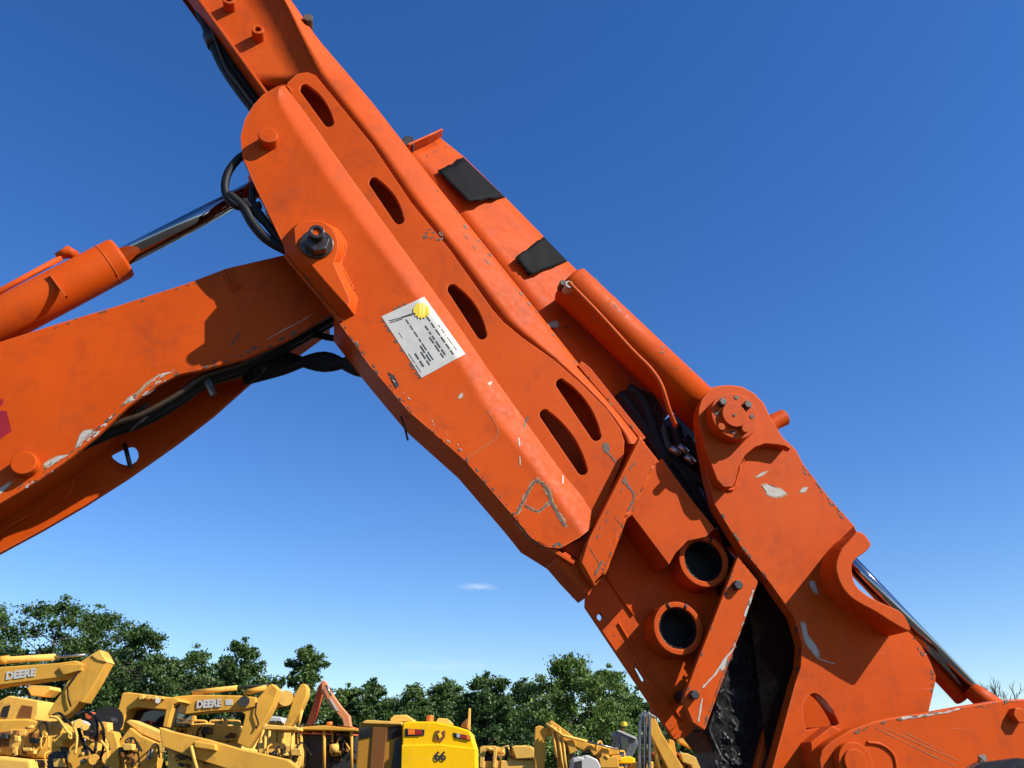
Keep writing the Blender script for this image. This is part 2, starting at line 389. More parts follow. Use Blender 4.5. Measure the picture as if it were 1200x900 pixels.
# lower closing plate of the ear box
strip('lower_plate', [(391,371),(434,426),(482,483),(546,540),(603,606),(624,632),(645,645),(672,662)], .085, -.19, .02, ORANGE, SAD)
strip('stiffener', [(400,372),(440,420),(486,476),(550,532),(606,597),(640,630)], -.19, -.24, .10, ORANGE, SAD)
prism('ear_plate', [(290,150),(330,110),(420,230),(490,330),(430,330),(335,262)], -.60, -.63, ORANGE, EX)
# clevis between the ears for cylinder eye
tube('pivot_pin', [P(372, 283, .09), P(372, 283, .09) - AN * .8], .07, DARK, SAD, 20)
tube('cylinder_pin', [P(312, 162, .09), P(312, 162, .09) - AN * .75], .05, DARK, SAD, 20)
# pins with heads
disc('pin_head', 314, 158, N_A - .005, N_A + .065, 11.5, ORANGE, SAD, bev=.007)
disc('hose_boss', 302, 34, .01, .085, 7.5, ORANGE, STK, hole=3.5)
disc('hose_boss', 268, -1, .01, .085, 7.5, ORANGE, STK, hole=3.5)
# pivot bracket: flared, front outline smaller than base
fr = [(345,267),(350,261),(360,258),(378,259),(390,268),(396,283),(395,297),(391,308),(395,318),(405,340),(410,351),(408,360),(398,349),(382,331),(366,312),(352,298),(346,288)]
bs_ = [(331,285),(341,268),(362,260),(382,261),(396,268),(406,282),(405,298),(400,308),(404,318),(415,340),(420,350),(416,370),(402,376),(386,360),(366,337),(348,316),(334,298)]
bm = bmesh.new(); a = [bm.verts.new(P(x, y, .185)) for x, y in fr]; b = [bm.verts.new(P(x, y, N_A - .004)) for x, y in bs_]
fs = [bm.faces.new(a), bm.faces.new(b[::-1])] + [bm.faces.new((a[i], a[(i + 1) % 17], b[(i + 1) % 17], b[i])) for i in range(17)]
bmesh.ops.recalc_face_normals(bm, faces=fs); BR = from_bm('pivot_bracket', bm, ORANGE, EX, .005)
disc('washer', 371, 285, .183, .20, 20, NUTM, BR)
bm = bmesh.new(); add_prism(bm, [circ(372, 282, .25, 15 * pxm(372, 282, .25), 6, .3)], AN * -.06); from_bm('nut', bm, NUTM, BR, .006)
disc('stud', 371, 271, .24, .285, 9.5, NUTM, BR, hole=5); disc('stud_end', 371, 272, .24, .275, 5.2, ORANGE, BR)
# collar at the stick's lower end
COL = prism('collar', [(750,512),(762,527),(773,541),(765,546),(753,570),(740,596),(732,605),(718,642),(707,672),(695,684),(681,659),(690,631)], .118, -.26, ORANGE, EX, bev=.006)
prism('weld_bead', [(765,546),(770,543),(757,572),(742,602),(735,608),(712,668),(697,688),(695,684),(707,672),(732,605)], .110, .05, WELD, COL, bev=.008)
prism('collar_strap', [(682,660),(696,686),(690,699),(668,676),(650,655),(662,646)], .06, -.13, ORANGE, COL)
# nose of the stick
NOSE = prism('stick_nose', [(688,676),(735,600),(800,590),(880,650),(874,700),(846,800),(820,850),(803,864),(790,867),(765,829),(686,711)], -.215, -.245, ORANGE, EX,
   holes=[[(703 + 3.2 * math.cos(t), 723 + 4 * math.sin(t)) for t in np.linspace(0, 2 * math.pi, 12, endpoint=False)], [(744,783),(747,782),(756,796),(755,799),(752,798)]])
prism('web', [(766,545),(776,537),(792,560),(816,592),(838,619),(828,629),(806,634),(792,648),(784,662),(760,630),(736,598)], 0, -.217, ORANGE, NOSE, bev=.005)
prism('inner_box', [(770,640),(880,650),(846,800),(815,845),(790,830)], -.245, -.6, ORANGE, NOSE)
tube('weld_bead', [P(706, 668, -.211), P(724, 695, -.211), P(742, 721, -.211)], .008, WELD, NOSE, 8)
tube('weld_bead', [P(725, 730, -.211), P(760, 790, -.211), P(800, 845, -.211)], .007, WELD, NOSE, 8)
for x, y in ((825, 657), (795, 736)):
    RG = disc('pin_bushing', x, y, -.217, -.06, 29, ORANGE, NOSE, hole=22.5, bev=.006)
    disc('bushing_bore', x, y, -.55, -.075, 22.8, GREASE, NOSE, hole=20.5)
    disc('bore_shade', x, y, -.3, -.20, 21, RUBBER, NOSE)  # black disc stands in for the shade down the bore
    for k in (1.15, 1.95):
        c = P(x, y, -.058); rr = 26 * pxm(x, y, 0)
        tube('grease_notch', [c + (AU * math.cos(k) + AV * math.sin(k)) * rr * .88, c + (AU * math.cos(k) + AV * math.sin(k)) * rr * 1.12], .006, DARK, NOSE, 8)
LINK = prism('side_strap', [(865,651),(889,681),(874,724),(852,784),(826,856),(812,847),(801,821),(804,809),(830,742)], .03, -.005, ORANGE, EX, bev=.005)
for x, y in ((866, 684), (815, 813)):
    disc('bolt', x, y + 1, .025, .065, 5.5, DARK, LINK, seg=6); tube('spacer', [P(x, y, 0), P(x, y, 0) - AN * .2], .03, DARK, LINK)
# greasy inner boom
INN = prism('inner_beam', [(850,640),(880,668),(905,700),(936,770),(930,810),(905,900),(880,985),(866,985),(850,900),(830,856),(850,784),(880,700)], -.10, -.40, GREASE, EX, bev=.01)
prism('lower_guide', [(820,858),(836,848),(872,905),(905,985),(885,985),(846,893)], -.14, -.4, BROWNISH, INN, bev=.01)
lump = bmesh.new()
def blob(bmx, c, r3, rng=random):
    m_ = Matrix.Translation(c) @ Matrix.Rotation(rng.uniform(0, 6), 4, 'Y') @ Matrix.Diagonal((*r3, 1)); bmesh.ops.create_icosphere(bmx, subdivisions=2, radius=1, matrix=m_)
for k in range(340):
    x, y = random.uniform(840, 930), random.uniform(690, 900)
    if y < 700 + (880 - x) * 2.2 - 40 or x > 935 - max(0, (y - 790) * .3): continue
    sc0 = random.uniform(.005, .026) * random.random() ** .5 + .003; blob(lump, P(x, y, -.101), (sc0 * random.uniform(.8, 1.9), sc0 * .8, sc0 * random.uniform(.6, 1.4)))
go_ = from_bm('grease_lumps', lump, GREASE, INN, 0, True); go_['kind'] = 'stuff'
prism('wear_pad', [(930,775),(924,815),(905,895),(885,960),(872,955),(888,890),(905,830),(915,790)], -.06, -.12, ORANGE, INN)
prism('inner_beam', [(765,500),(815,470),(850,560),(870,640),(905,700),(860,690),(800,610)], -.26, -.5, GREASE, EX)  # black slab added in place of the deep shade in this gap

prism('core_block', [(551,440),(690,462),(752,515),(765,560),(703,682),(690,664),(670,640),(640,600)], -.16, -.30, ORANGE, STK)
def weld(pl, n_, rad, parent, n1=None, k=7):
    p3 = spline([P(x, y, n_ if n1 is None else n_ + (n1 - n_) * i / (len(pl) - 1)) for i, (x, y) in enumerate(pl)], k)
    out = [p3[0]]
    for a_, b_ in zip(p3, p3[1:]):
        m_ = max(1, int((b_ - a_).length / (rad * 1.1))); out += [a_.lerp(b_, (j + 1) / m_) for j in range(m_)]
    out = [p + Vector((random.uniform(-1, 1), random.uniform(-1, 1), random.uniform(-1, 1))) * rad * .22 for p in out]
    return tube('weld_bead', out, [rad * random.uniform(.75, 1.2) for _ in out], WELD, parent, 7)
weld([(764,547),(752,572),(738,598),(729,612),(717,645),(706,674)], .108, .011, COL)
weld([(750,513),(722,570),(689,631)], .045, .010, COL)
weld([(690,632),(681,660),(695,685)], .10, .009, COL)
weld([(736,599),(760,631),(784,663)], -.211, .010, NOSE); weld([(334,299),(348,317),(366,338),(386,361),(402,377)], N_A, .009, BR); weld([(405,283),(404,298),(399,309),(404,319),(415,341)], N_A, .008, BR)
weld([(300,124),(320,106),(335,101),(342,110)], .035, .008, SAD)
prism('core_end', [(655,640),(690,630),(715,595),(704,650),(692,668),(672,652)], .02, -.2, ORANGE, STK)
# --- rear housing above the stick, with tape
hous = [(460,140,-.22,483,175),]
def Hn(x, y): return -.20 - .10 * max(0, min(1, ((x - lerp_poly(L4, y)) / 120)))
rowsH = []
redge = [(514,160),(544,184),(592,231),(637,277),(665,306),(705,345),(750,392),(790,430),(810,470)]
ledge = [(470,178),(500,205),(545,262),(590,320),(625,365),(660,410),(700,465),(735,512),(760,540)]
for i in range(len(redge) - 1):
    for j in range(3):
        t = j / 3; a = Vector(ledge[i]).lerp(Vector(ledge[i + 1]), t); b = Vector(redge[i]).lerp(Vector(redge[i + 1]), t)
        r = []
        for s in (0, .25, .5, .75, 1): q = a.lerp(b, s); r.append(P(q.x, q.y, -.20 - .12 * s))
        e = r[-1]; r += [e - AN * .010 + (AU * .7 + AV * .7) * .003, e - AN * .30]
        rowsH.append(r)
HOU = rowloft('cylinder_housing', rowsH, ORANGE, EX, thick=.012)
bm = bmesh.new()
q0 = [P(478,178,-.2005), P(500,168,-.26), P(517,160,-.33)]; lip = [q + AN * .07 for q in q0]
vs_ = [[bm.verts.new(p) for p in r] for r in (q0, lip)]
for k in range(2): bm.faces.new((vs_[0][k], vs_[0][k + 1], vs_[1][k + 1], vs_[1][k]))
o = from_bm('end_lip', bm, ORANGE, HOU); s = o.modifiers.new('solid', 'SOLIDIFY'); s.thickness = .012; s.offset = 0
# black tape patches, lifting at one corner
def Hpt(x, y, lift=0):
    i = min(range(len(redge)), key=lambda k: abs(redge[k][1] - y)); best = None
    for k in range(len(redge) - 1):
        for t in np.linspace(0, 1, 15):
            a = Vector(ledge[k]).lerp(Vector(ledge[k + 1]), t); b = Vector(redge[k]).lerp(Vector(redge[k + 1]), t); ab = b - a
            s = max(0, min(1, (Vector((x, y)) - a).dot(ab) / ab.length_squared)); d = (a + ab * s - Vector((x, y))).length
            if best is None or d < best[0]: best = (d, s)
    return P(x, y, -.20 - .12 * best[1] + .006 + lift)
def tape(c, lifts, name):
    bm = bmesh.new(); K = 8; g = []
    for i in range(K + 1):
        r = []
        for j in range(K + 1):
            s, t = i / K, j / K
            x = (c[0][0] * (1 - s) + c[1][0] * s) * (1 - t) + (c[3][0] * (1 - s) + c[2][0] * s) * t
            y = (c[0][1] * (1 - s) + c[1][1] * s) * (1 - t) + (c[3][1] * (1 - s) + c[2][1] * s) * t
            if i in (0, K) or j in (0, K): x += random.uniform(-1.4, 1.4) * (i < K); y += random.uniform(-1.4, 1.4) * (i < K)
            lf = ((lifts[0] * (1 - s) + lifts[1] * s) * (1 - t) + (lifts[3] * (1 - s) + lifts[2] * s) * t) + .004 * math.sin(s * 11 + t * 5)
            r.append(bm.verts.new(Hpt(x, y, lf)))
        e = r[-1] if False else None
        g.append(r)
    for a, b in zip(g, g[1:]):
        for k in range(K): bm.faces.new((a[k], b[k], b[k + 1], a[k + 1]))
    # wrap over the top edge
    back = [bm.verts.new(g[K][k].co - AN * .07) for k in range(K + 1)]
    for k in range(K): bm.faces.new((g[K][k], back[k], back[k + 1], g[K][k + 1]))
    o = from_bm(name, bm, TAPE, HOU, 0, True); s = o.modifiers.new('solid', 'SOLIDIFY'); s.thickness = .004; s.offset = 1
    return o
tape([(513,199),(543,184),(592,231),(548,236)], [.03,.0,.0,.10], 'tape_patch')
tape([(605,301),(637,277),(665,306),(620,322)], [.05,.0,.0,.03], 'tape_patch')
prism('rib', [(677,428),(682,423),(692,431),(757,513),(752,516)], -.03, -.10, ORANGE, HOU, bev=.003)
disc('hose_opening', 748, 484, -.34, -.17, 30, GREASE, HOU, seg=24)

# --- stick cylinder (on top of the stick)
def axis_pts(p, q, n): return P(*p, n), P(*q, n)
CN = -.12
a, b = axis_pts((667, 333), (835, 492), CN); dv = (b - a).normalized(); rb = 24 * pxm(750, 410, CN)
CYL = tube('stick_cylinder', [a - dv * .012, a, a + dv * .012, b], [rb * .82, rb * .97, rb, rb], ORANGE, EX, 40)
tube('cylinder_band', [P(700,364,CN)+dv*.02, P(700,364,CN)+dv*.035], rb * 1.015, ORANGE, CYL, 40)
tube('hydraulic_pipe', spline([P(666,331,.03), P(700,366,.02), P(740,410,.02), P(762,432,.02), P(775,452,.02), P(784,480,.0), P(792,500,-.05)]), 2.6 * pxm(740, 410, 0), WELD, CYL, 8)
disc('pipe_fitting', 667, 333, -.04, .035, 5, PRIMER, CYL, seg=8); disc('pipe_fitting', 660, 331, -.06, .01, 4, SCRATCH, CYL, seg=8)
strip('guard_strip', [(757,394),(775,412),(796,436)], -.16, -.22, .012, ORANGE, CYL)

# --- lower arm: clevis plate, hook, linkage
JN = .05
jo = [(818,490),(819,478),(823,467),(831,458),(842,453),(855,451),(870,453),(884,461),(895,472),(902,487),(917,512),(933,527),(941,543),(971,582),(1002,617)]
hook_o = [(1002,620),(1012,626),(1021,638),(1013,648),(1002,656),(999,669),(1003,685),(1016,697),(1035,707),(1055,717),(1062,725),(1067,740)]
jbody = jo + [(1000,640),(985,660),(985,685),(1000,705),(1036,722),(1062,738),(1070,745),(1080,757),(1090,775),(1097,792),(1096,802),(1089,832),(1075,900),(1060,960),(885,960),(905,900),(932,800),(938,782),(940,755),(930,722),(900,680),(871,645),(850,612),(838,592),(830,560),(822,520)]
tri_hole = [(941,832),(944,820),(951,813),(958,813),(968,822),(976,834),(983,848),(975,851),(958,853),(945,855)]
J = prism('clevis_plate', jbody, JN, JN - .075, ORANGE, EX, bev=.009, holes=[rnd(tri_hole, 2)])
prism('clevis_plate', [(x - 6, y) for x, y in jbody], -.36, -.42, ORANGE, EX)
strip('back_plate', [(870,650),(905,700),(942,756),(936,790),(900,905)], JN - .07, -.2, .02, GREASE, J)
prism('boss_pad', [(818,490),(819,478),(823,467),(831,458),(842,453),(855,451),(870,453),(884,461),(895,472),(902,487),(912,503),(924,524),(910,521),(897,520),(885,524),(874,533),(866,547),(862,564),(858,571),(848,571),(840,562),(828,530)], JN + .06, JN - .002, ORANGE, J, bev=.006)
HUB = disc('pin_hub', 861, 487, JN + .055, JN + .135, 27, ORANGE, J, bev=.006, seg=40)
disc('pin_cap', 861, 486, JN + .13, JN + .16, 14, ORANGE, HUB, bev=.004); disc('grease_nipple', 861, 486, JN + .155, JN + .164, 1.6, DARK, HUB, bev=0, seg=8)
for k, mt in zip((130, 38, -52, 222), (DARK, DARK, WELD, WELD)):
    t = R(k); disc('bolt', 861 + 20.5 * math.cos(t), 486 - 20.5 * math.sin(t), JN + .13, JN + .165, 4.6, mt, HUB, bev=.003, seg=6)
for k in (84, -96, 175, -5):
    t = R(k); disc('bolt_hole', 861 + 20.5 * math.cos(t), 486 - 20.5 * math.sin(t), JN + .13, JN + .138, 2.4, DARK, HUB, bev=0, seg=10)
tube('pin_stub', [P(898,502,-.02), P(908,494,-.02), P(919,489,-.02)], 9 * pxm(905, 495, 0), ORANGE, J, 20, .004)
# hook flange: a curved wall standing proud of the plate
hkf = [(1005,623),(1012,625),(1018,632),(1021,639),(1014,647),(1004,654),(999,661),(999,671),(1003,685),(1016,697),(1035,707),(1053,715),(1062,725),(1067,740),(1048,731),(1026,717),(1001,703),(987,688),(980,669),(981,656),(987,642),(996,631)]
prism('hook_flange', rnd(hkf, 3), JN + .17, JN - .02, ORANGE, J, bev=.007)
bm = bmesh.new(); q = [P(1004,623,JN+.185), P(985,645,JN+.185), P(972,644,JN-.002), P(1001,616,JN-.002)]; q2 = [P(1004,628,JN+.1), P(990,645,JN+.1), P(980,650,JN-.002), P(1001,626,JN-.002)]
va = [bm.verts.new(p) for p in q]; vb = [bm.verts.new(p) for p in q2]
fs = [bm.faces.new(va), bm.faces.new(vb[::-1])] + [bm.faces.new((va[i], va[(i+1)%4], vb[(i+1)%4], vb[i])) for i in range(4)]; bmesh.ops.recalc_face_normals(bm, faces=fs); from_bm('weld_fillet', bm, WELD, J, .004)
weld([(841,563),(848,572),(860,572),(867,548),(875,534),(886,525),(898,521),(912,522),(925,525)], JN + .003, .009, J)
weld([(976,645),(966,665),(968,690),(985,712),(1010,728),(1040,742)], JN + .003, .010, J)
# bucket linkage, lower right
LK = prism('bucket_link', [(960,890),(964,878),(975,868),(997,855),(1025,845),(1055,839),(1092,834),(1137,826),(1175,820),(1200,819),(1290,822),(1330,870),(1290,925),(1180,925),(1080,935),(1000,940),(965,925)], .22, .13, ORANGE, EX, bev=.008)
disc('link_pin', 1003, 893, .22, .27, 20, ORANGE, LK, bev=.006); disc('link_pin_cap', 1003, 893, .26, .285, 13, ORANGE, LK)
tube('weld_bead', spline([P(1016,870,.222), P(1033,873,.222), P(1047,885,.222), P(1051,905,.222)]), .007, WELD, LK, 8)
disc('bolt', 1196, 838, .215, .26, 8, ORANGE, LK, seg=6)
prism('link_spacer', [(950,870),(975,850),(1000,862),(990,940),(955,940)], .14, -.1, ORANGE, LK)
prism('link_bush', [(1120,912),(1150,894),(1195,888),(1230,894),(1230,925),(1120,925)], .27, .2, GREASE, LK)
# bucket cylinder rod behind the hook
a, b = P(940, 600, -.16), P(1140, 810, -.16)
RD = tube('bucket_cylinder_rod', [a, b], 8.5 * pxm(1070, 740, -.16), CHROME, EX, 28)
tube('rod_end', [P(1134, 806, -.16), P(1150, 818, -.14), P(1180, 838, -.12)], [.042, .05, .05], ORANGE, RD, 20)
tube('link_bar', [P(1085, 772, -.22), P(1128, 818, -.22)], .045, ORANGE, RD, 12)
tube('link_pipe', [P(1098, 778, -.17), P(1132, 809, -.17)], .008, WELD, RD, 8)

# --- hoses in the gap beside the cylinder
for pts, r, m in (([(735,455),(752,470),(763,500),(775,530),(800,555),(835,620)], 8, RUBBER), ([(725,462),(748,492),(768,525),(790,560),(815,590)], 7, RUBBER),
                  ([(790,500),(800,530),(822,550),(838,590)], 8, RUBBER), ([(760,462),(775,500),(790,540),(830,570)], 6, DARK), ([(800,515),(820,540),(845,600),(858,640)], 9, RUBBER)):
    tube('hydraulic_hose', spline([P(x, y, -.20) for x, y in pts]), r * pxm(780, 500, -.1), m, EX, 10)
for x, y in ((786,524), (795,522), (803,534)):
    tube('hose_fitting', [P(x, y, -.12), P(x + 10, y + 9, -.12)], 4.5 * pxm(x, y, 0), STEEL, EX, 8)

# --- boom
bn = -.12
near = [(-60,418),(0,400),(60,381),(137,358),(215,333),(265,314),(330,299),(380,285),(430,310),(420,345),(387,368),(337,398),(287,420),(240,433),(210,439),(184,452),(150,476),(117,508),(82,537),(47,562),(0,590),(-60,625)]
def off(pl, n): return [((P(x, y, n) - AO).dot(AU), (P(x, y, n) - AO).z) for x, y in pl]
nuv = off(near, bn)
BOOM = prism('boom', nuv + [(-5.4, 1.55), (-6.4, 1.35), (-6.6, 1.8), (-5.2, 2.75)], bn, bn - .03, ORANGE, EX, bev=.008, uv=True)
far = [(-60,500),(0,470),(200,400),(330,345),(400,330),(405,365),(384,386),(332,418),(292,450),(250,487),(207,520),(150,560),(100,592),(50,621),(0,648),(-60,682)]
fuv = off(far, -.54)
hole = [(130,534),(134,530),(150,523),(157,523),(162,531),(160,540),(150,545),(139,542)]
prism('boom', fuv + [(-5.4, 1.5), (-6.4, 1.3), (-6.6, 1.8), (-5.2, 2.7)], -.54, -.57, ORANGE, EX, bev=.006, uv=True, holes=[off(rnd(hole, 2), -.54)])
tube('hole_strut', [P(146, 520, -.5), P(153, 548, -.5)], .012, DARK, BOOM, 8)
topl = [(0,401),(60,382),(137,359),(215,334),(265,315),(330,300),(380,287)]
strip('top_plate', topl, bn - .01, -.56, -.02, ORANGE, BOOM)
strip('bottom_plate', [(-60,600),(0,566),(60,528),(117,482),(160,448),(210,420),(287,405),(337,385),(387,350)], bn - .02, -.55, .02, ORANGE, BOOM)
disc('pin_head', 27, 542, bn - .01, bn + .055, 16, ORANGE, BOOM, bev=.008)
prism('wear_pad', [(-20,612),(40,575),(78,556),(86,560),(86,572),(78,585),(60,592),(20,612),(-20,635)], -.52, -.54, ORANGE, BOOM)
for dx, dy, r, m, nn in ((0,0,3.5,BROWNHOSE,-.2), (1,5,6,RUBBER,-.25), (2,9,6,RUBBER,-.31), (-2,12,5,RUBBER,-.37)):
    tube('hydraulic_hose', spline([P(x + dx, y + dy, nn) for x, y in ((392,366),(340,396),(287,424),(240,440),(205,464),(165,486),(130,498),(60,530),(0,565),(-60,600))]), r * pxm(200, 460, -.2), m, BOOM, 10)
for x, y in ((238,446),):
    prism('hose_clamp', [(x,y),(x+8,y-4),(x+16,y+14),(x+8,y+19)], -.18, -.20, DARK, BOOM)
for k in range(5):
    tube('hydraulic_hose', spline([P(285 + 4*k, 446 - 3*k, -.38 + .03*k), P(330, 430 - 4*k + 4, -.36), P(380, 424 + 3*k - 6, -.3), P(425, 436 - 5*k, -.2), P(470, 420 - 8*k, -.1)]), 6.5 * pxm(350, 420, -.3), RUBBER, EX, 10)
tube('hydraulic_hose', spline([P(318,398,-.3), P(360,392,-.3), P(388,396,-.25), P(420,400,-.15)]), 4 * pxm(350, 400, -.3), RUBBER, EX, 10)
# weld ribs near the boom's top
for k in range(3): tube('weld_bead', [P(262 + 5*k, 317 - 1*k, bn + .004), P(267 + 5*k, 331, bn + .004), P(274 + 5*k, 341 - 2*k, bn + .004)], .006, WELD, BOOM, 6)

# --- boom-to-stick cylinder
cn = -.30
a, b = P(0, 377, cn), P(143, 302, cn); dv = (b - a).normalized(); a = b - dv * 3.0
BC = tube('arm_cylinder', [a, b - dv * .02, b], [.115, .115, .108], ORANGE, EX, 44)
tube('gland', [b - dv * .085, b - dv * .079], .1162, WELD, BC, 44)
rod_end = P(318, 212, cn)
tube('piston_rod', [b - dv * .05, rod_end], 11.5 * pxm(220, 255, cn), CHROME, BC, 32)
tube('rod_eye', [rod_end - dv * .1, rod_end + dv * .08], .085, ORANGE, BC, 24)
tube('hydraulic_pipe', [P(-300,497,-.25), P(0,341,-.25), P(72,302,-.25)], 4 * pxm(30, 320, -.2), ORANGE, BC, 10)
tube('pipe_fitting', [P(66, 301, -.25), P(80, 295, -.25), P(88, 300, -.28)], [.018, .034, .03], ORANGE, BC, 12)
prism('weld_bead', [(57,321),(59,321),(78,346),(76,347)], -.17, -.2, WELD, BC, bev=0)
# hose loops beside the pivot
for pts, r in (([(300,176),(282,184),(267,203),(264,225),(275,240),(292,243),(306,240)], 5), ([(268,228),(285,243),(296,262),(312,280),(335,293),(352,300)], 6), ([(284,236),(300,246),(312,262),(330,285)], 5), ([(302,205),(296,225),(300,250),(322,272)], 4)):
    tube('hydraulic_hose', spline([P(x, y, .05) for x, y in pts]), r * pxm(290, 230, .05), RUBBER, EX, 10)
for pts, r, m in (([(215,-40),(235,10),(249,45),(262,75),(284,108),(310,140)], 8, RUBBER), ([(222,-40),(243,10),(256,48),(268,72),(290,105),(316,138)], 7, RUBBER), ([(240,10),(252,46),(264,78),(280,100),(305,133)], 1.6, BROWNHOSE)):
    tube('hydraulic_hose', spline([P(x, y, -.10 if r > 2 else -.055) for x, y in pts]), r * pxm(260, 70, -.1), m, STK, 10)
tube('hose_clamp', [P(246, 40, -.1), P(252, 54, -.1)], .045, DARK, STK, 12)
tube('loose_wire', [P(470, 488, -.05), P(474, 500, -.05), P(478, 516, -.05)], .006, DARK, SAD, 6)
disc('bolt', 361, 20, -.12, -.02, 6, SCRATCH, STK, seg=8); disc('bolt', 479, 165, -.3, -.15, 8, DARK, HOU, seg=8)
# notch in ear plate edge
prism('edge_notch', [(455,436),(462,440),(468,452),(464,455)], N_A + .003, N_A - .03, DARK, SAD, bev=0)

# --- carrier outside the frame: house, tracks, cab, and the bucket below the frame
cnn = -.33
def boxuv(name, u0, u1, v0, v1, n0, n1, mat, parent, bev=.04): return prism(name, [(u0, v0), (u1, v0), (u1, v1), (u0, v1)], n0, n1, mat, parent, bev=bev, uv=True)
HS = prism('house', [(-9.4, 1.15), (-5.6, 1.15), (-5.5, 1.5), (-5.8, 2.2), (-9.2, 2.35), (-9.5, 1.9)], cnn + 1.3, cnn - 1.3, ORANGE, EX, bev=.05, uv=True)
CB = prism('cab', [(-7.1, 2.2), (-5.5, 2.0), (-5.4, 2.3), (-5.7, 3.1), (-7.0, 3.15)], cnn - .5, cnn - 1.35, ORANGE, EX, bev=.05, uv=True)
prism('cab_window', [(-6.9, 2.4), (-5.7, 2.35), (-5.85, 3.0), (-6.85, 3.0)], cnn - .49, cnn - 1.36, GLASS, CB, uv=True)
tube('turntable', [UV(-7.2, .8, cnn), UV(-7.2, 1.2, cnn)], .7, DARK, EX, 32)
for s in (1, -1):
    T_ = prism('track', [(-9.0, .45), (-8.85, .12), (-8.5, 0), (-5.9, 0), (-5.55, .12), (-5.4, .45), (-5.55, .78), (-5.9, .9), (-8.5, .9), (-8.85, .78)], cnn + s * 1.35, cnn + s * .85, DARK, EX, bev=.05, uv=True)
    for k in range(6): tube('roller', [UV(-8.5 + .52 * k, .3, cnn + s * 1.36), UV(-8.5 + .52 * k, .3, cnn + s * .84)], .16, STEEL, T_, 20)
boxuv('cross_member', -7.9, -6.5, .35, .85, cnn + .9, cnn - .9, DARK, EX)
bc = (P(1050, 960, -.1) - AO); bu = bc.dot(AU)
arc = [(bu + .15 + .62 * math.cos(t), .68 + .6 * math.sin(t)) for t in np.linspace(R(95), R(290), 16)]
BK = prism('bucket', arc + [(bu + .9, .12), (bu + .95, .2), (bu + .45, 1.22)], .30, .26, ORANGE, EX, uv=True)
prism('bucket_side', arc + [(bu + .9, .12), (bu + .95, .2), (bu + .45, 1.22)], -.66, -.70, ORANGE, BK, uv=True)
arc2 = [(bu + .15 + .585 * math.cos(t), .68 + .565 * math.sin(t)) for t in np.linspace(R(290), R(95), 16)]
prism('bucket_shell', arc + [(bu + .9, .12), (bu + .9, .155)] + arc2, .262, -.662, ORANGE, BK, uv=True, bev=.004)
for k in range(5): prism('tooth', [(bu + .86, .11), (bu + 1.1, .05), (bu + .9, .17)], .22 - .2 * k, .12 - .2 * k, STEEL, BK, uv=True)
prism('bucket_ear', [(bu - .15, 1.1), (bu + .35, 1.1), (bu + .25, 1.5), (bu - .05, 1.5)], .02, -.35, ORANGE, BK, uv=True)

# ------------------------------------------------------------ wear, sticker: thin sheets laid on the steel
bpy.context.view_layer.update()
DG = bpy.context.evaluated_depsgraph_get()
def hit(x, y, lift=.0012):
    ok, loc, nrm, idx, ob, mtx = scene.ray_cast(DG, CAMPOS, ray(x, y).normalized())
    if not ok: return P(x, y, .1)
    if nrm.dot(ray(x, y)) > 0: nrm = -nrm
    return loc + nrm * lift
def chip(pts, mat, parent, name='paint_chip', lift=.0014, jit=.6):
    pts = [(x + random.uniform(-jit, jit), y + random.uniform(-jit, jit)) for x, y in rnd(pts, 2)]
    if mat is PRIMER:
        cx, cy = sum(p[0] for p in pts) / len(pts), sum(p[1] for p in pts) / len(pts)
        rim = [(cx + (x - cx) * 1.12 + math.copysign(.7, x - cx) + random.uniform(-.5, .5), cy + (y - cy) * 1.12 + math.copysign(.7, y - cy) + random.uniform(-.5, .5)) for x, y in pts]
        bm = bmesh.new(); bm.faces.new([bm.verts.new(hit(x, y, lift * .5)) for x, y in rim]); bmesh.ops.triangulate(bm, faces=bm.faces); from_bm('chip_rim', bm, PALE, parent)
    bm = bmesh.new(); bm.faces.new([bm.verts.new(hit(x, y, lift)) for x, y in pts]); bmesh.ops.triangulate(bm, faces=bm.faces)
    return from_bm(name, bm, mat, parent)
def scratch(pl, w, mat, parent, name='scratch', lift=.0016, rag=.45):
    pts = [Vector((p[0], p[1], 0)) for p in pl]; pts = spline(pts, 5); bm = bmesh.new(); prev = None
    for i, p in enumerate(pts):
        d = (pts[min(i + 1, len(pts) - 1)] - pts[max(i - 1, 0)]).normalized(); q = Vector((-d.y, d.x, 0))
        ww = w * (.5 + random.uniform(-rag, rag) * .5) * (.35 if i in (0, len(pts) - 1) else 1)
        a = p + q * ww; b = p - q * w * (.5 + random.uniform(-rag, rag) * .5)
        cur = (bm.verts.new(hit(a.x, a.y, lift)), bm.verts.new(hit(b.x, b.y, lift)))
        if prev: bm.faces.new((prev[0], prev[1], cur[1], cur[0]))
        prev = cur
    return from_bm(name, bm, mat, parent)
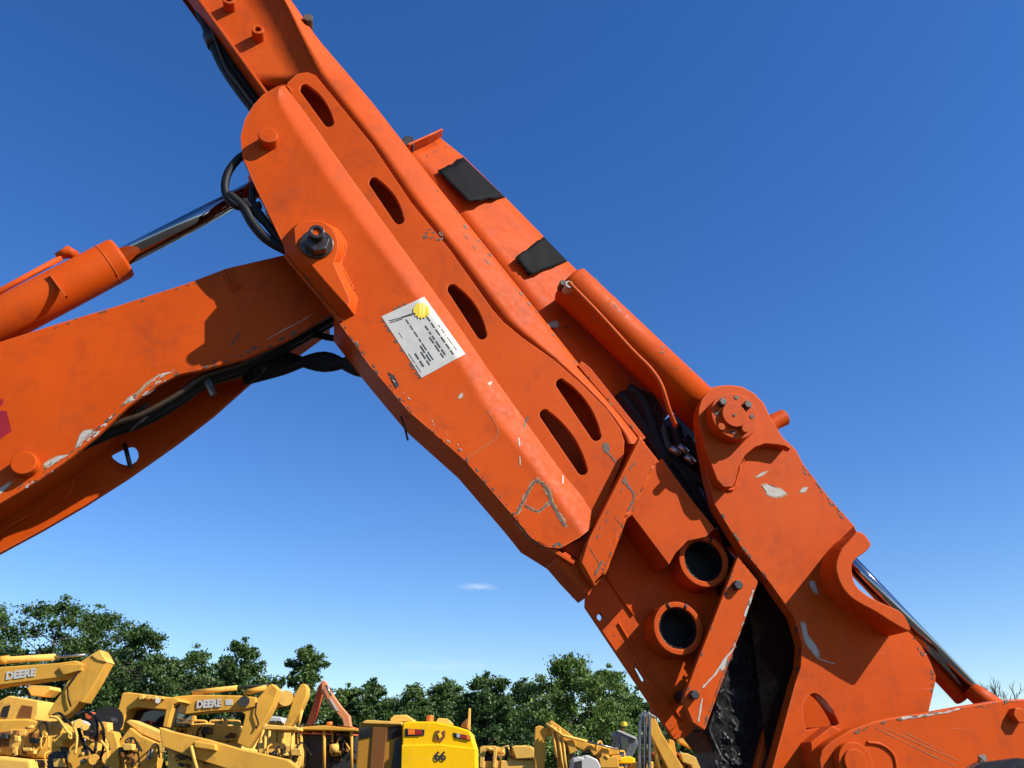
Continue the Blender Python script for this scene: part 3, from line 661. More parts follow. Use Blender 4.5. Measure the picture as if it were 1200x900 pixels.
def edge_wear(pl, count, parent, mat=None, spread=2.0, smin=.6, smax=2.4):
    bm = bmesh.new(); segs = list(zip(pl, pl[1:])); L = [math.dist(a, b) for a, b in segs]
    for k in range(count):
        a, b = random.choices(segs, L)[0]; t = random.random(); x = a[0] + (b[0] - a[0]) * t + random.uniform(-spread, spread); y = a[1] + (b[1] - a[1]) * t + random.uniform(-spread, spread); sz = random.uniform(smin, smax) * random.random() ** .6 + .4; ang = math.atan2(b[1] - a[1], b[0] - a[0])
        vv = []
        for q in range(7):
            th = 2 * math.pi * q / 7; rx = sz * random.uniform(.8, 2.2); ry = sz * random.uniform(.35, .8); dx, dy = rx * math.cos(th), ry * math.sin(th)
            vv.append(bm.verts.new(hit(x + dx * math.cos(ang) - dy * math.sin(ang), y + dx * math.sin(ang) + dy * math.cos(ang), .0018)))
        if max((p.co - q.co).length for p in vv for q in vv) < .05: bm.faces.new(vv)
        else: [bm.verts.remove(v) for v in vv]
    if bm.verts: o = from_bm('edge_wear', bm, mat or SCRATCH, parent); o['kind'] = 'stuff'; return o
# sticker
sc_ = [(447,371),(497,348),(545,415),(494,443)]
def sq(s, t): return tuple((sc_[0][k] * (1 - s) + sc_[1][k] * s) * (1 - t) + (sc_[3][k] * (1 - s) + sc_[2][k] * s) * t for k in (0, 1))
bm = bmesh.new(); K = 14; g_ = [[bm.verts.new(hit(*sq(i / K, j / K), .002)) for j in range(K + 1)] for i in range(K + 1)]
for i in range(K):
    for j in range(K): bm.faces.new((g_[i][j], g_[i][j + 1], g_[i + 1][j + 1], g_[i + 1][j]))
STI = from_bm('sticker', bm, STICK, EX, 0, True)
def ink(s0, t0, s1, t1, w, mat=INK, name='print_line'):
    a, b = sq(s0, t0), sq(s1, t1); scratch([a, ((a[0] + b[0]) / 2, (a[1] + b[1]) / 2), b], w, mat, STI, name, .0034, .12)
for k in range(16):
    t = random.random(); x, y = sq(-.01, t); scratch([(x - 2.5, y + random.uniform(-1, 2)), (x - 1, y + 1), (x + 1, y + 1.5)], random.uniform(1, 2.5), SCRATCH, STI, 'glue_residue', .0012, 1.0)
for k in range(5):
    t = random.random() * .6; x, y = sq(t, -.01); scratch([(x - 2, y - 1), (x, y - 1), (x + 2, y)], 1.6, SCRATCH, STI, 'glue_residue', .0012, 1.0)
cxy = sq(.78, .17); bm = bmesh.new()
pts = []
for k in range(28):
    t = 2 * math.pi * k / 28; r = 10.2 if k % 2 else 7.8; pts.append((cxy[0] + r * math.cos(t), cxy[1] + r * math.sin(t)))
chip_ = bmesh.new(); chip_.faces.new([chip_.verts.new(hit(x, y, .0062)) for x, y in pts]); bmesh.ops.triangulate(chip_, faces=chip_.faces); from_bm('printed_sun', chip_, SUNY, STI); bm.free()
ink(.08, .10, .62, .17, 1.0); ink(.08, .13, .35, .155, 1.0); ink(.35, .13, .58, .15, 1.6)
for s, runs, w in ((.90, ((.45, .50), (.52, .60), (.62, .64), (.66, .80), (.82, .90)), .7), (.80, ((.28, .36), (.38, .47), (.49, .60), (.62, .72), (.74, .83), (.85, .93)), 1.3),
                   (.66, ((.38, .46), (.48, .53), (.55, .62), (.64, .76), (.78, .88)), 1.6), (.60, ((.55, .66), (.68, .80), (.82, .9)), 1.5), (.40, ((.18, .26), (.28, .36), (.38, .48), (.50, .56), (.58, .70), (.72, .86)), 1.2),
                   (.34, ((.60, .72), (.74, .86)), 1.7), (.28, ((.68, .80), (.82, .9)), 1.5), (.16, ((.66, .76), (.78, .88)), 1.8), (.05, ((.62, .78), (.80, .93)), .6), (.12, ((.30, .40),), .5)):
    for t0, t1 in runs: ink(s, t0, s, t1, w)
# chips and scratches traced where the steel shows
chip([(893,569),(899,568),(905,571),(914,573),(921,577),(917,581),(908,582),(899,579),(898,575)], PRIMER, J)
chip([(885,559),(893,554),(899,553),(893,557)], PRIMER, J); chip([(937,576),(941,572),(946,571),(943,576)], PRIMER, J)
chip([(948,683),(953,681),(956,686),(958,695),(953,692)], PRIMER, J)
chip([(939,733),(943,731),(947,744),(953,752),(960,763),(957,771),(950,762),(944,752)], PRIMER, J); scratch([(958,771),(968,775),(978,778)], 1.2, PRIMER, J)
chip([(955,815),(962,817),(972,827),(978,836),(972,834),(962,825)], PRIMER, J)
for pl_, w_ in (([(605,603),(612,590),(620,574),(627,563)], 4.0), ([(627,562),(637,567),(643,576),(648,590),(656,604),(663,618)], 4.8), ([(615,592),(622,596),(630,599),(637,595),(645,588)], 3.0), ([(603,606),(612,620),(622,631),(634,638),(642,642)], 4.2)): scratch(pl_, w_, PALE, SAD, lift=.0010, rag=1.0)
scratch([(605,602),(612,590),(620,574),(627,564)], 2.6, SCRATCH, SAD); scratch([(627,563),(636,567),(642,576),(647,590),(655,604),(662,617)], 3.4, SCRATCH, SAD)
scratch([(615,592),(622,596),(630,599),(637,595),(645,588)], 1.8, SCRATCH, SAD); scratch([(603,606),(612,620),(622,631),(634,638),(642,642)], 3.0, SCRATCH, SAD); scratch([(648,640),(655,637),(658,641)], 3, SCRATCH, SAD)
scratch([(546,539),(560,528),(575,518),(582,512),(583,504),(578,492),(569,480)], .6, PALE, SAD)
for x, y in ((608,518),(609,540),(659,562)): scratch([(x, y - 5), (x + .5, y), (x + .5, y + 5)], 1.6, PRIMER, SAD)
chip([(537,466),(541,461),(542,464),(539,467)], PRIMER, SAD); chip([(572,449),(577,447),(574,452)], PRIMER, SAD)
scratch([(619,488),(616,495),(614,501)], 2.2, SCRATCH, SAD)
chip([(706,521),(710,519),(714,521),(715,528),(711,532),(707,528)], SCRATCH, SAD); scratch([(712,530),(717,536),(722,542)], 1.8, SCRATCH, SAD)
for k in range(14): x, y = 494 + random.uniform(0, 22), 270 + random.uniform(0, 11); scratch([(x, y), (x + 2, y + random.uniform(-2, 2)), (x + 4, y + random.uniform(-2, 2))], 1.3, SCRATCH, SAD)
for x, y in ((545,276),(554,288),(567,303),(570,306)): scratch([(x, y), (x + 2, y + 2), (x + 3, y + 5)], 1, SCRATCH, STK)
for x, y in ((500,182),(510,178),(522,172)): chip([(x - 1, y), (x, y - 1.2), (x + 1.2, y), (x, y + 1.2)], DARK, HOU, jit=.1)
chip([(641,380),(646,378),(652,376),(654,382),(648,384)], PRIMER, HOU); chip([(660,383),(664,381),(665,385)], SCRATCH, HOU)
scratch([(731,558),(735,568),(741,576),(743,584),(739,592)], 2.4, SCRATCH, COL); scratch([(706,657),(702,664),(697,674)], 2.6, SCRATCH, COL)
scratch([(720,605),(726,613),(732,621)], .6, SCRATCH, COL); scratch([(690,640),(697,652),(703,662)], .6, SCRATCH, COL)
scratch([(862,757),(850,772),(838,790),(823,806)], 2.2, PRIMER, LINK); chip([(845,778),(852,772),(850,782),(845,785)], PRIMER, LINK); scratch([(823,818),(821,830),(818,846)], 2, PRIMER, LINK)
scratch([(884,690),(876,712),(868,738),(860,758)], 2.0, PRIMER, LINK, rag=.9); scratch([(850,784),(842,806),(834,830)], 1.8, SCRATCH, LINK, rag=.9)
for (x0, y0, x1, y1) in ((1025,852,1120,898),(1035,852,1125,892),(1060,858,1106,880)): scratch([(x0, y0), ((x0 + x1) / 2, (y0 + y1) / 2 + 1), (x1, y1)], .55, PALE, LK, rag=1.0)
scratch([(1056,842),(1075,840),(1100,836),(1125,831)], 2.2, PRIMER, LK, rag=.9); chip([(1150,824),(1158,822),(1156,830),(1152,829)], SCRATCH, LK); chip([(1146,886),(1152,884),(1157,890),(1150,894)], SCRATCH, LK)
chip([(0,469),(3,467),(4,472),(0,476)], REDD, BOOM, 'red_decal', jit=.1); chip([(-6,484),(0,483),(8,482),(10,495),(14,504),(8,509),(-6,516)], REDD, BOOM, 'red_decal', jit=.1)
for pl in ([(206,441),(196,446),(186,455),(184,462),(172,468),(160,474),(150,478),(157,470),(168,461),(183,450),(195,442)], [(114,510),(106,514),(100,520),(93,530),(97,516),(104,509)], [(84,538),(74,545),(60,552),(56,550),(62,545),(72,540)], [(18,571),(10,578),(0,586),(0,580),(8,574)]):
    chip([(x - 4, y - 5) for x, y in pl], PRIMER, BOOM, lift=.0018, jit=.9)
for pl in ([(178,470),(160,487),(150,500),(146,492),(160,478)], [(175,487),(160,500),(150,506),(162,494)]): chip(pl, plain('grey_residue', (.12, .11, .10), .8), BOOM, 'residue', lift=.004)
edge_wear([(941,548),(971,585),(998,618)], 22, J); edge_wear([(842,596),(873,645),(930,720),(938,752),(934,790)], 34, J); edge_wear([(1072,748),(1093,790),(1090,828)], 14, J)
edge_wear([(887,684),(872,726),(850,786),(827,850)], 40, LINK); edge_wear([(806,812),(830,745),(864,656)], 14, LINK)
edge_wear([(348,312),(397,375),(434,427),(482,483),(548,540),(604,604)], 46, SAD, spread=2.5); edge_wear([(505,212),(612,346),(675,426),(740,500)], 26, STK); edge_wear([(395,375),(546,538)], 16, SAD, PRIMER, 4, .5, 1.2)
edge_wear([(754,522),(694,638)], 12, COL); edge_wear([(770,543),(738,600),(706,672)], 20, COL); edge_wear([(1000,857),(1056,842),(1136,829),(1195,822)], 30, LK); edge_wear([(60,384),(215,336),(300,308)], 18, BOOM); edge_wear([(384,366),(337,394),(287,416),(240,429)], 34, BOOM, spread=3.5); edge_wear([(205,438),(150,472),(82,533),(20,574)], 44, BOOM, spread=4.5); edge_wear([(205,438),(150,472),(82,533),(20,574)], 22, BOOM, PRIMER, 4, 1, 3)
edge_wear([(694,694),(735,768),(785,850)], 18, NOSE, SCRATCH, 4, .5, 1.4); edge_wear([(690,322),(760,396),(815,455)], 14, CYL, SCRATCH, 8, .5, 1.2)
scratch([(313,398),(330,388),(350,378),(366,368)], .8, PRIMER, BOOM); scratch([(270,405),(276,398),(282,390)], 2, SCRATCH, BOOM)

# ============================================================ the yard behind
YG = 'yellow machines parked in the yard'
def undercarriage(T, xc, Y, half, wid=1.0, top=1.2):
    for s in (0, 1):
        bm = bmesh.new(); yy = Y + s * (2 * wid)
        lp = [Vector((xc + x, yy, z)) for x, z in ((-half, .4), (-half + .15, .12), (-half + .4, 0), (half - .4, 0), (half - .15, .12), (half, .4), (half - .15, .75), (half - .4, .85), (-half + .4, .85), (-half + .15, .75))]
        add_prism(bm, [lp], Vector((0, .5, 0))); from_bm('track', bm, DARK, T, .03)
    bm = bmesh.new(); lp = [Vector((xc - half * .6, Y + .3, z)) for z in (0,)]
    add_prism(bm, [[Vector((xc - half * .6, Y + .4, .5)), Vector((xc + half * .6, Y + .4, .5)), Vector((xc + half * .6, Y + .4, top)), Vector((xc - half * .6, Y + .4, top))]], Vector((0, 2 * wid - .3, 0))); from_bm('chassis', bm, DARK, T, .02)
def wheels(T, xs, Y, r, wid=2.2):
    for x in xs:
        for s in (0, 1):
            W = tube('wheel', [Vector((x, Y + s * wid, r)), Vector((x, Y + s * wid + .45, r))], r, RUBBER, T, 24, .05)
            tube('rim', [Vector((x, Y + s * wid - .02, r)), Vector((x, Y + s * wid + .47, r))], r * .5, DECKY, W, 20)
def bt(name, pts, rpx, Y, mat, parent, seg=10):
    pp = [B(x, y, Y) for x, y in pts]; return tube(name, pp, rpx * bxm(pts[0][0], pts[0][1], Y), mat, parent, seg)
def clutter(T, x0, y0, x1, y1, Y, depth, k, mats, names=('engine_part', 'bracket', 'hydraulic_line')):
    for i in range(k):
        x, y = random.uniform(x0, x1), random.uniform(y0, y1); w, h = random.uniform(2, 7), random.uniform(2, 6); yy = Y + random.uniform(0, depth); c = random.random()
        if c < .45: bprism(names[i % 2], [(x - w, y - h), (x + w * .8, y - h * random.uniform(.6, 1.2)), (x + w, y + h), (x - w * .8, y + h)], yy, random.uniform(.1, .4), random.choice(mats), T, bev=.015)
        elif c < .75: bt(names[0], [(x, y), (x + random.uniform(4, 9), y + random.uniform(-4, 4))], random.uniform(1.2, 3), yy, random.choice(mats), T)
        else: tube(names[2], spline([B(x, y + 10, yy), B(x + random.uniform(-3, 3), y - 4, yy), B(x + random.uniform(4, 9), y - 7, yy + .2), B(x + random.uniform(8, 16), y + 8, yy)], 4), 1.1 * bxm(x, y, yy), random.choice([RUBBER, RUBBER, DECKY]), T, 7)
XA, ZA = Vector((1, 0, 0)), Vector((0, 0, 1))

# 1 --- lettered excavator at the left edge
Y = 21
T = thing('excavator', Vector((B(-10, 880, Y).x, Y + 1, 0)), 'yellow excavator at the left edge, its lettered boom ending in a raised elbow', 'excavator', YG)
bm_ = bprism('boom', [(-60,792),(-30,784),(0,781.5),(67,777),(88,774),(97,778),(96,786),(71,794),(0,803),(-40,812),(-70,830),(-80,815)], Y, .5, DECKY, T, .03)
a_, b_ = B(0, 797, Y), B(60, 789, Y); xa = (b_ - a_).normalized()
lettering('DEERE', .235, B(24.5, 790.3, Y - .01), xa, xa.cross(Vector((0,1,0))), SILVER, T, .012, .008, 1.02)
bt('boom_cylinder', [(-50,780),(0,774),(64,770)], 3.8, Y + .25, YELLOW2, T); bt('piston_rod', [(60,770.5),(100,767.5)], 1.6, Y + .25, STEEL, T); bt('cylinder_mount', [(-3,774),(10,773)], 4.8, Y + .25, DECKY, T)
S = bprism('stick', [(111,764),(117,761),(119,763),(125,776),(112,800),(97,824),(92,823),(81,836),(70,842),(55,838),(62,825),(73,809),(79,798),(95,783),(93,776)], Y + .05, .42, DECKY, T, .03)
bprism('end_cap', [(107,768),(117,762),(125,776),(113,773)], Y + .02, .48, YELLOW2, S, .01)
bt('hydraulic_line', [(95,783),(86,796),(79,806),(80,818),(83,828)], .9, Y, RUBBER, S)
bprism('link_plate', [(68,782),(76,778),(98,778),(93,786),(74,791)], Y - .06, .1, DECKY, T)
bprism('body', [(-60,846),(0,843),(30,842),(57,848),(52,872),(40,888),(0,885),(-60,890)], Y + .2, 2.2, DECKY, T, .05)
bprism('access_panel', [(-4,858),(10,857),(12,874),(-4,876)], Y + .17, .06, BROWN, T); bprism('access_panel', [(28,859),(33,858),(40,862),(37,878),(29,880)], Y + .17, .06, DECKY, T)
bprism('service_door', [(12,855),(30,855),(28,880),(10,878)], Y + .165, .05, YELLOW2, T, .01); bprism('label_plate', [(40,866),(44,865),(44,871),(40,872)], Y + .15, .03, WHITE, T, 0)
bprism('counterweight', [(-80,888),(0,886),(36,890),(40,940),(-80,940)], Y - .1, 2.6, YELLOW2, T, .08)
cab = bprism('cab', [(-5,823),(10,815),(45,821),(44,838),(40,846),(-5,846)], Y + 1.3, 1.1, YELLOW2, T, .04)
bprism('window', [(20,840),(26,826),(38,828),(36,842)], Y + 1.28, 1.14, BROWN, cab, 0); bprism('window', [(0,840),(4,828),(12,826),(8,841)], Y + 1.28, .1, DARK, cab, 0)
bprism('tool_box', [(31,806),(36,803),(58,804),(59,808),(50,816),(36,815)], Y + 2, .6, YELLOW2, T, .02)
clutter(T, 40, 848, 66, 890, Y + .3, 1.5, 10, [DECKY, YELLOW2, DARK])
undercarriage(T, B(5, 880, Y).x, Y, 1.9)

clutter(T, -5, 845, 55, 895, Y - .05, .25, 16, [DARK, YELLOW2, BROWN, DARK])
# 2 --- loader with its linkage folded, a tangle of hoses in front
Y = 18.5
T = thing('wheel_loader', Vector((B(120, 880, Y).x, Y + 1, 0)), 'low yellow loader with bare hoses and folded front linkage, right of the lettered elbow boom', 'loader', YG)
bprism('frame_plate', [(140,868),(152,852),(165,862),(188,872),(184,892),(178,915),(132,915),(136,890)], Y, .35, DECKY, T, .03)
bprism('label_plate', [(175,880),(180,878),(176,890),(172,890)], Y - .02, .03, WHITE, T, 0)
bprism('lift_arm', [(122,862),(128,856),(134,858),(138,872),(140,895),(135,915),(122,915),(130,892),(128,872)], Y - .1, .3, DECKY, T, .02)
bprism('lift_arm', [(147,846),(152,843),(188,858),(208,866),(206,873),(195,873),(165,860)], Y + .1, .45, YELLOW2, T, .02)
bprism('rear_body', [(60,862),(80,858),(112,872),(118,884),(116,925),(56,925)], Y + .4, 1.6, DECKY, T, .05)
bprism('engine_opening', [(56,884),(66,880),(80,882),(78,905),(54,905)], Y + .38, .1, DARK, T)
for pts in ([(62,838),(70,836),(80,846),(92,858),(100,878)], [(88,838),(100,834),(112,842),(114,862),(110,884)], [(96,842),(106,846),(112,858),(112,880)], [(104,836),(118,846),(122,866),(118,890)], [(92,852),(98,870),(108,882),(112,900)]):
    tube('hydraulic_hose', spline([B(x, y, Y + random.uniform(-.2, .3)) for x, y in pts], 5), 1.5 * bxm(100, 860, Y), RUBBER, T, 8)
for pts in ([(58,840),(68,842),(78,856),(84,862)], [(84,846),(90,862),(88,884)], [(118,868),(126,880),(124,898)]): tube('steel_line', spline([B(x, y, Y - .1) for x, y in pts], 5), 1.6 * bxm(100, 860, Y), YELLOW2, T, 8)
for x, y, r in ((84,862,4), (92,848,5), (100,852,4), (110,890,6), (128,888,8)): tube('valve', [B(x, y, Y - .1), B(x, y, Y + .4)], r * bxm(x, y, Y), random.choice([YELLOW2, DECKY]), T, 12, .01)
bprism('red_tank', [(99,836),(108,834),(111,842),(101,844)], Y + 1.5, .4, REDOR, T); bprism('battery_cover', [(82,846),(94,842),(104,850),(92,856)], Y + .9, .5, WHITE, T); tube('dark_tyre', [B(126, 846, Y + 1.2), B(126, 846, Y + 1.7)], .32, RUBBER, T, 20)
clutter(T, 66, 842, 135, 898, Y + .1, 1.0, 34, [DECKY, YELLOW2, DARK, DECKY, STEEL])
wheels(T, (B(75, 880, Y).x, B(165, 880, Y).x), Y + .3, .75, 1.6)

# 3 --- second lettered excavator
Y = 22
T = thing('excavator', Vector((B(215, 880, Y).x, Y + 1, 0)), 'yellow excavator with cab and dark lettering plate on its level boom, mid left', 'excavator', YG)
bprism('boom', [(196,820),(205,816),(230,814),(281,815),(300,817),(301,828),(283,832),(245,834),(214,838),(206,846),(196,846)], Y, .5, DECKY, T, .03)
bprism('lettering_plate', [(230,821),(258.5,819),(259.5,828.5),(231,830)], Y - .012, .02, BROWN, T, 0); bprism('lettering_plate', [(264,820),(272,819.5),(272.5,826),(264.5,826.5)], Y - .012, .02, SILVER, T, 0)
a_, b_ = B(231, 826.2, Y), B(259, 824.2, Y); xa = (b_ - a_).normalized()
lettering('DEERE', .235, B(245, 825, Y - .02), xa, xa.cross(Vector((0,1,0))), SILVER, T, .012, .012, .88)
bt('boom_cylinder', [(226,811.5),(278,806)], 2.9, Y + .2, YELLOW2, T); bt('piston_rod', [(276,806.5),(314,803)], 1.4, Y + .2, DARK, T)
bt('stick_cylinder', [(286,812),(312,806)], 3.2, Y + .1, DECKY, T)
S = bprism('stick', [(308,811),(314,803),(319,801),(326,808),(320,826),(312,842),(302,858),(290,877),(277,871),(283,855),(287,838),(281,833),(283,831),(298,830),(300,820)], Y + .05, .42, DECKY, T, .03)
bt('hydraulic_line', [(301,823),(299,836),(303,848),(300,854)], .9, Y, RUBBER, S); bt('piston_rod', [(312,848),(300,878)], 1.6, Y + .3, YELLOW2, S); tube('pin', [B(286, 822, Y - .1), B(286, 822, Y + .6)], .13, DARK, T, 14)
cab = bprism('cab', [(143,812),(150,811),(207,818),(212,822),(203,826),(196,853),(190,852),(194,832),(160,829),(150,832),(139,856),(131,856),(138,830)], Y - .7, 1.5, DECKY, T, .03)
bprism('window', [(160,830),(194,833),(190,852),(146,846),(150,833)], Y - .2, .8, GLASS, cab, 0); bprism('window', [(203,828),(211,824),(206,850),(198,852)], Y - .5, 1, GLASS, cab, 0)
for x in (163, 172, 178, 186): bprism('work_lamp', [(x, 813 + (x - 163) * .1), (x + 5, 814 + (x - 163) * .1), (x + 5, 819), (x, 820)], Y - .85, .15, YELLOW2, cab, .01)
tube('lens', [B(185, 821, Y - .9), B(185, 821, Y - .8)], .06, WHITE, cab, 12)
bprism('body', [(204,850),(240,847),(281,850),(284,880),(270,905),(204,905)], Y + .8, 2.0, YELLOW2, T, .05)
for x in (226, 246, 265): tube('handrail', spline([B(x, 852, Y + .9), B(x, 846, Y + .9), B(x + 3, 844.5, Y + .9), B(x + 14, 845, Y + .9), B(x + 16, 847, Y + .9), B(x + 16, 854, Y + .9)], 3), .025, YELLOW2, T, 8)
bprism('grille', [(263,862),(269,861),(269,870),(264,870)], Y + .77, .06, DARK, T); bprism('step_plate', [(204,862),(284,866),(284,869),(204,866)], Y + .7, .2, DECKY, T)
clutter(T, 206, 842, 285, 852, Y + .9, 1, 10, [YELLOW2, DECKY, DARK])
undercarriage(T, B(225, 880, Y).x, Y, 2.0)

clutter(T, 206, 850, 282, 885, Y + .6, .2, 22, [DARK, YELLOW2, BROWN, DECKY])
# 4 --- crawler with long sloping beam in front
Y = 17
T = thing('crawler_tractor', Vector((B(250, 890, Y).x, Y + 1, 0)), 'yellow crawler with a long beam sloping right, in front of the second lettered boom', 'crawler', YG)
bprism('lift_beam', [(186,852),(200,857),(240,866),(282,878),(336,890),(348,899),(345,912),(300,912),(240,893),(190,875)], Y, .3, DECKY, T, .02)
bprism('beam_box', [(226,868),(252,872),(253,880),(228,876)], Y - .12, .14, DECKY, T, .02)
bprism('hood', [(196,878),(222,882),(262,893),(262,925),(196,925)], Y + .3, 1.4, YELLOW2, T, .04)
for k in range(9): tube('bolt_boss', [B(203 + 7 * k, 885 + 1.3 * k, Y + .1), B(203 + 7 * k, 885 + 1.3 * k, Y + .5)], 2.6 * bxm(220, 885, Y), random.choice([DARK, YELLOW2, BROWN]), T, 10)
bt('push_rod', [(224,874),(228,892),(232,905)], 2, Y - .1, YELLOW2, T); clutter(T, 200, 880, 330, 900, Y + .2, .6, 16, [YELLOW2, DECKY, DARK])
undercarriage(T, B(255, 890, Y).x, Y, 1.8, .8, 1.4)

clutter(T, 190, 872, 300, 900, Y + .05, .3, 14, [DARK, YELLOW2, BROWN])
clutter(T, 140, 866, 200, 900, Y + .9, .5, 14, [DARK, YELLOW2, BROWN])
# 5 --- far boom with rounded elbow
Y = 27
T = thing('excavator', Vector((B(345, 880, Y).x, Y + 1, 0)), 'yellow excavator with only its rounded elbow showing, behind the lettered stick', 'excavator', YG)
bprism('boom', [(300,830),(322,818),(334,811),(344,814),(346,822),(338,825),(322,828),(306,846)], Y + .1, .5, DECKY, T, .03)
S = bprism('stick', [(346,812),(352,802),(357,801),(360,807),(359,816),(354,828),(346,842),(337,856),(333,850),(340,830)], Y, .45, DECKY, T, .03)
bt('piston_rod', [(354,832),(349,852)], 1.8, Y + .2, YELLOW2, S); tube('elbow_pin', [B(335, 818, Y - .1), B(335, 818, Y + .7)], .22, YELLOW2, T, 16)
bprism('body', [(296,846),(330,846),(336,900),(296,900)], Y + .5, 2, DECKY, T, .05); undercarriage(T, B(318, 890, Y).x, Y, 1.9)
# white truck cab far behind
T = thing('truck', Vector((B(322, 890, 33).x, 34, 0)), 'small white truck cab peeking out behind the lettered stick', 'truck', None)
bprism('cab', [(312,841),(316,839),(330,840),(332,849),(332,905),(310,905)], 33, 2.2, WHITE, T, .06); bprism('windscreen', [(315,845),(322,844.5),(322,852),(315,852)], 32.97, .1, GLASS, T, 0); bprism('windscreen', [(324,844.5),(330,845),(330,852),(324,852)], 32.97, .1, GLASS, T, 0)
wheels(T, (B(322, 890, 33).x,), 33.2, .5, 1.4)
# 6 --- canopy roller
Y = 20
T = thing('roller', Vector((B(328, 890, Y).x, Y + 1, 0)), 'yellow machine with a flat canopy on thin posts, right of the sloping beam', 'roller', YG)
bprism('canopy', [(307,851),(314,849),(349,852),(349,856),(308,855)], Y, 1.5, YELLOW2, T, .02)
for x0, x1, yy in ((312,308,0), (343,340,0), (347,348,1.3), (316,313,1.3)): bt('canopy_post', [(x0, 853), (x1, 908)], 1.6, Y + .1 + yy, YELLOW2, T)
bprism('engine_cover', [(301,871),(314,869),(349,873),(350,880),(348,900),(301,900)], Y + .2, 1.2, YELLOW2, T, .05); clutter(T, 302, 872, 350, 898, Y, .2, 14, [YELLOW2, DECKY, DARK]); bt('lever', [(324,886),(325,858)], .7, Y + .3, DARK, T)
wheels(T, (B(308, 890, Y).x, B(345, 890, Y).x), Y + .2, .65, 1.0)
# 7 --- orange-red excavator far away
Y = 34
T = thing('excavator', Vector((B(385, 880, Y).x, Y + 1, 0)), 'distant orange red excavator with its arm folded in a narrow peak', 'excavator', None)
bprism('boom', [(373,804),(378,797),(381,800),(377,812),(366,849),(359,849),(366,828)], Y + .4, .4, REDOR, T, .02)
bprism('stick', [(377,797),(381,798),(384,806),(398,826),(409,839),(411,852),(403,852),(401,843),(388,828),(376,811)], Y, .4, paint('pale_orange', (.62, .22, .09), scale=.3), T, .03)
bprism('white_stripe', [(385,818),(388,819),(397,833),(394,833)], Y - .03, .04, WHITE, T, 0); bt('piston_rod', [(382,803),(388,815)], 1.3, Y - .1, STEEL, T)
bprism('body', [(355,850),(410,850),(412,905),(355,905)], Y + .5, 2.2, REDOR, T, .06); undercarriage(T, B(384, 890, Y).x, Y, 2)
# 8 --- flat-roofed machine
Y = 20.5
T = thing('paver', Vector((B(388, 890, Y).x, Y + 1, 0)), 'yellow flat roofed machine with dark open engine, left of the bright yellow 66 machine', 'paver', YG)
bprism('roof', [(352,852),(380,850),(420,854),(419,857),(352,855)], Y, 1.8, DECKY, T, .02); bprism('engine_bay', [(352,860),(418,862),(414,910),(352,910)], Y + .5, 1.4, DARK, T, .04)
for x in (353, 380, 412): bt('post', [(x, 853), (x, 905)], 1.8, Y + .1, DECKY, T)
clutter(T, 380, 860, 416, 895, Y + .15, .3, 20, [DECKY, BROWN, DECKY, DARK]); tube('filter', [B(392, 872, Y + .2), B(392, 882, Y + .2)], .11, YELLOW2, T, 14); tube('beacon', [B(386, 850, Y + .5), B(386, 846, Y + .5)], .07, AMBER, T, 12)
undercarriage(T, B(385, 890, Y).x, Y, 1.5, .9)

# 9 --- bright machine numbered 66
Y = 16
T = thing('dump_truck', Vector((B(490, 890, Y).x, Y + 1, 0)), 'bright yellow machine marked 66 with amber rear lamps', 'truck', YG)
fc = bprism('rear_hood', [(470.5,905),(471,872),(471.5,847),(480,845.5),(509,845.5),(530,850),(550.5,856),(554,868),(556.5,876),(557,905)], Y, 1.6, BRIGHTY, T, .03)
bprism('lower_panel', [(469,940),(470.5,873),(515,872.5),(557,877),(558,940)], Y - .035, .5, BRIGHTY, T, .015)
sd = bprism('cab_side', [(416,905),(420,852),(424,847),(430,844.5),(471,846.5),(471.5,905)], Y + .12, 1.4, paint('shaded_yellow_side', (.38, .17, .02), scale=.3, dirt=.6), T, .03)  # shade on the side away from the sun, mixed into a darker yellow
bprism('roof_edge', [(423,847),(430,843.5),(471,846),(471,849.5),(428,848)], Y + .06, 1.5, YELLOW2, T, .015)
bprism('window', [(421,857),(425,851.5),(435,851.5),(435,863),(421,866)], Y + .10, .1, GLASS, sd, 0); bprism('window', [(455,852),(470,850),(470,863),(456,867)], Y + .10, .1, GLASS, sd, 0)
bprism('door', [(437,852),(454,852),(449,905),(433,905)], Y + .09, .06, BROWN, sd, .01); bprism('doorway', [(463,868),(470,864),(470,905),(458,905)], Y + .095, .1, DARK, sd, 0)
def lamp(pts, parts):
    L = bprism('lamp_recess', pts, Y - .012, .04, DARK, T, .004)
    for q, m in parts: bprism('lens', q, Y - .03, .03, m, L, .004)
lamp([(475,853.5),(497.5,855),(497,862),(474.5,863)], [([(478,854),(486,854.7),(486,861),(478,861)], AMBER), ([(486.6,855),(494,855.6),(494,861),(486.6,861)], REDL)])
lamp([(531,858.5),(551,862),(551.5,868),(532,864.5)], [([(535,859.5),(539,860.2),(539,864.6),(535,864)], WHITE), ([(540,860.4),(546,861.4),(546,866.4),(540,865)], REDL), ([(546.5,861.6),(550,862.2),(550.5,867.2),(546.5,866.4)], AMBER)])
for q in ([(511,856),(515.5,856),(515.5,868),(513,868.5),(508.7,866.5),(509.5,860)], [(516.5,858),(522,855.5),(521.5,864),(517,869.5),(515.8,867)]): bprism('emblem', q, Y - .02, .03, BROWN, T, .004)
bprism('emblem', [(512.5,860),(516,858),(518,863),(515,866)], Y - .03, .03, BRIGHTY, T, .004)
lettering('66', .20, B(515.8, 886.7, Y - .048), XA, ZA, INK, T, .008, .004)
bprism('roof_box', [(457,842),(462,838),(476,837.5),(484,843),(484,846),(457,846)], Y + .3, .6, YELLOW2, T, .02); bprism('roof_box', [(511,845),(513,841.5),(524,842),(530,847),(528,850),(511,847)], Y + .3, .5, YELLOW2, T, .02)
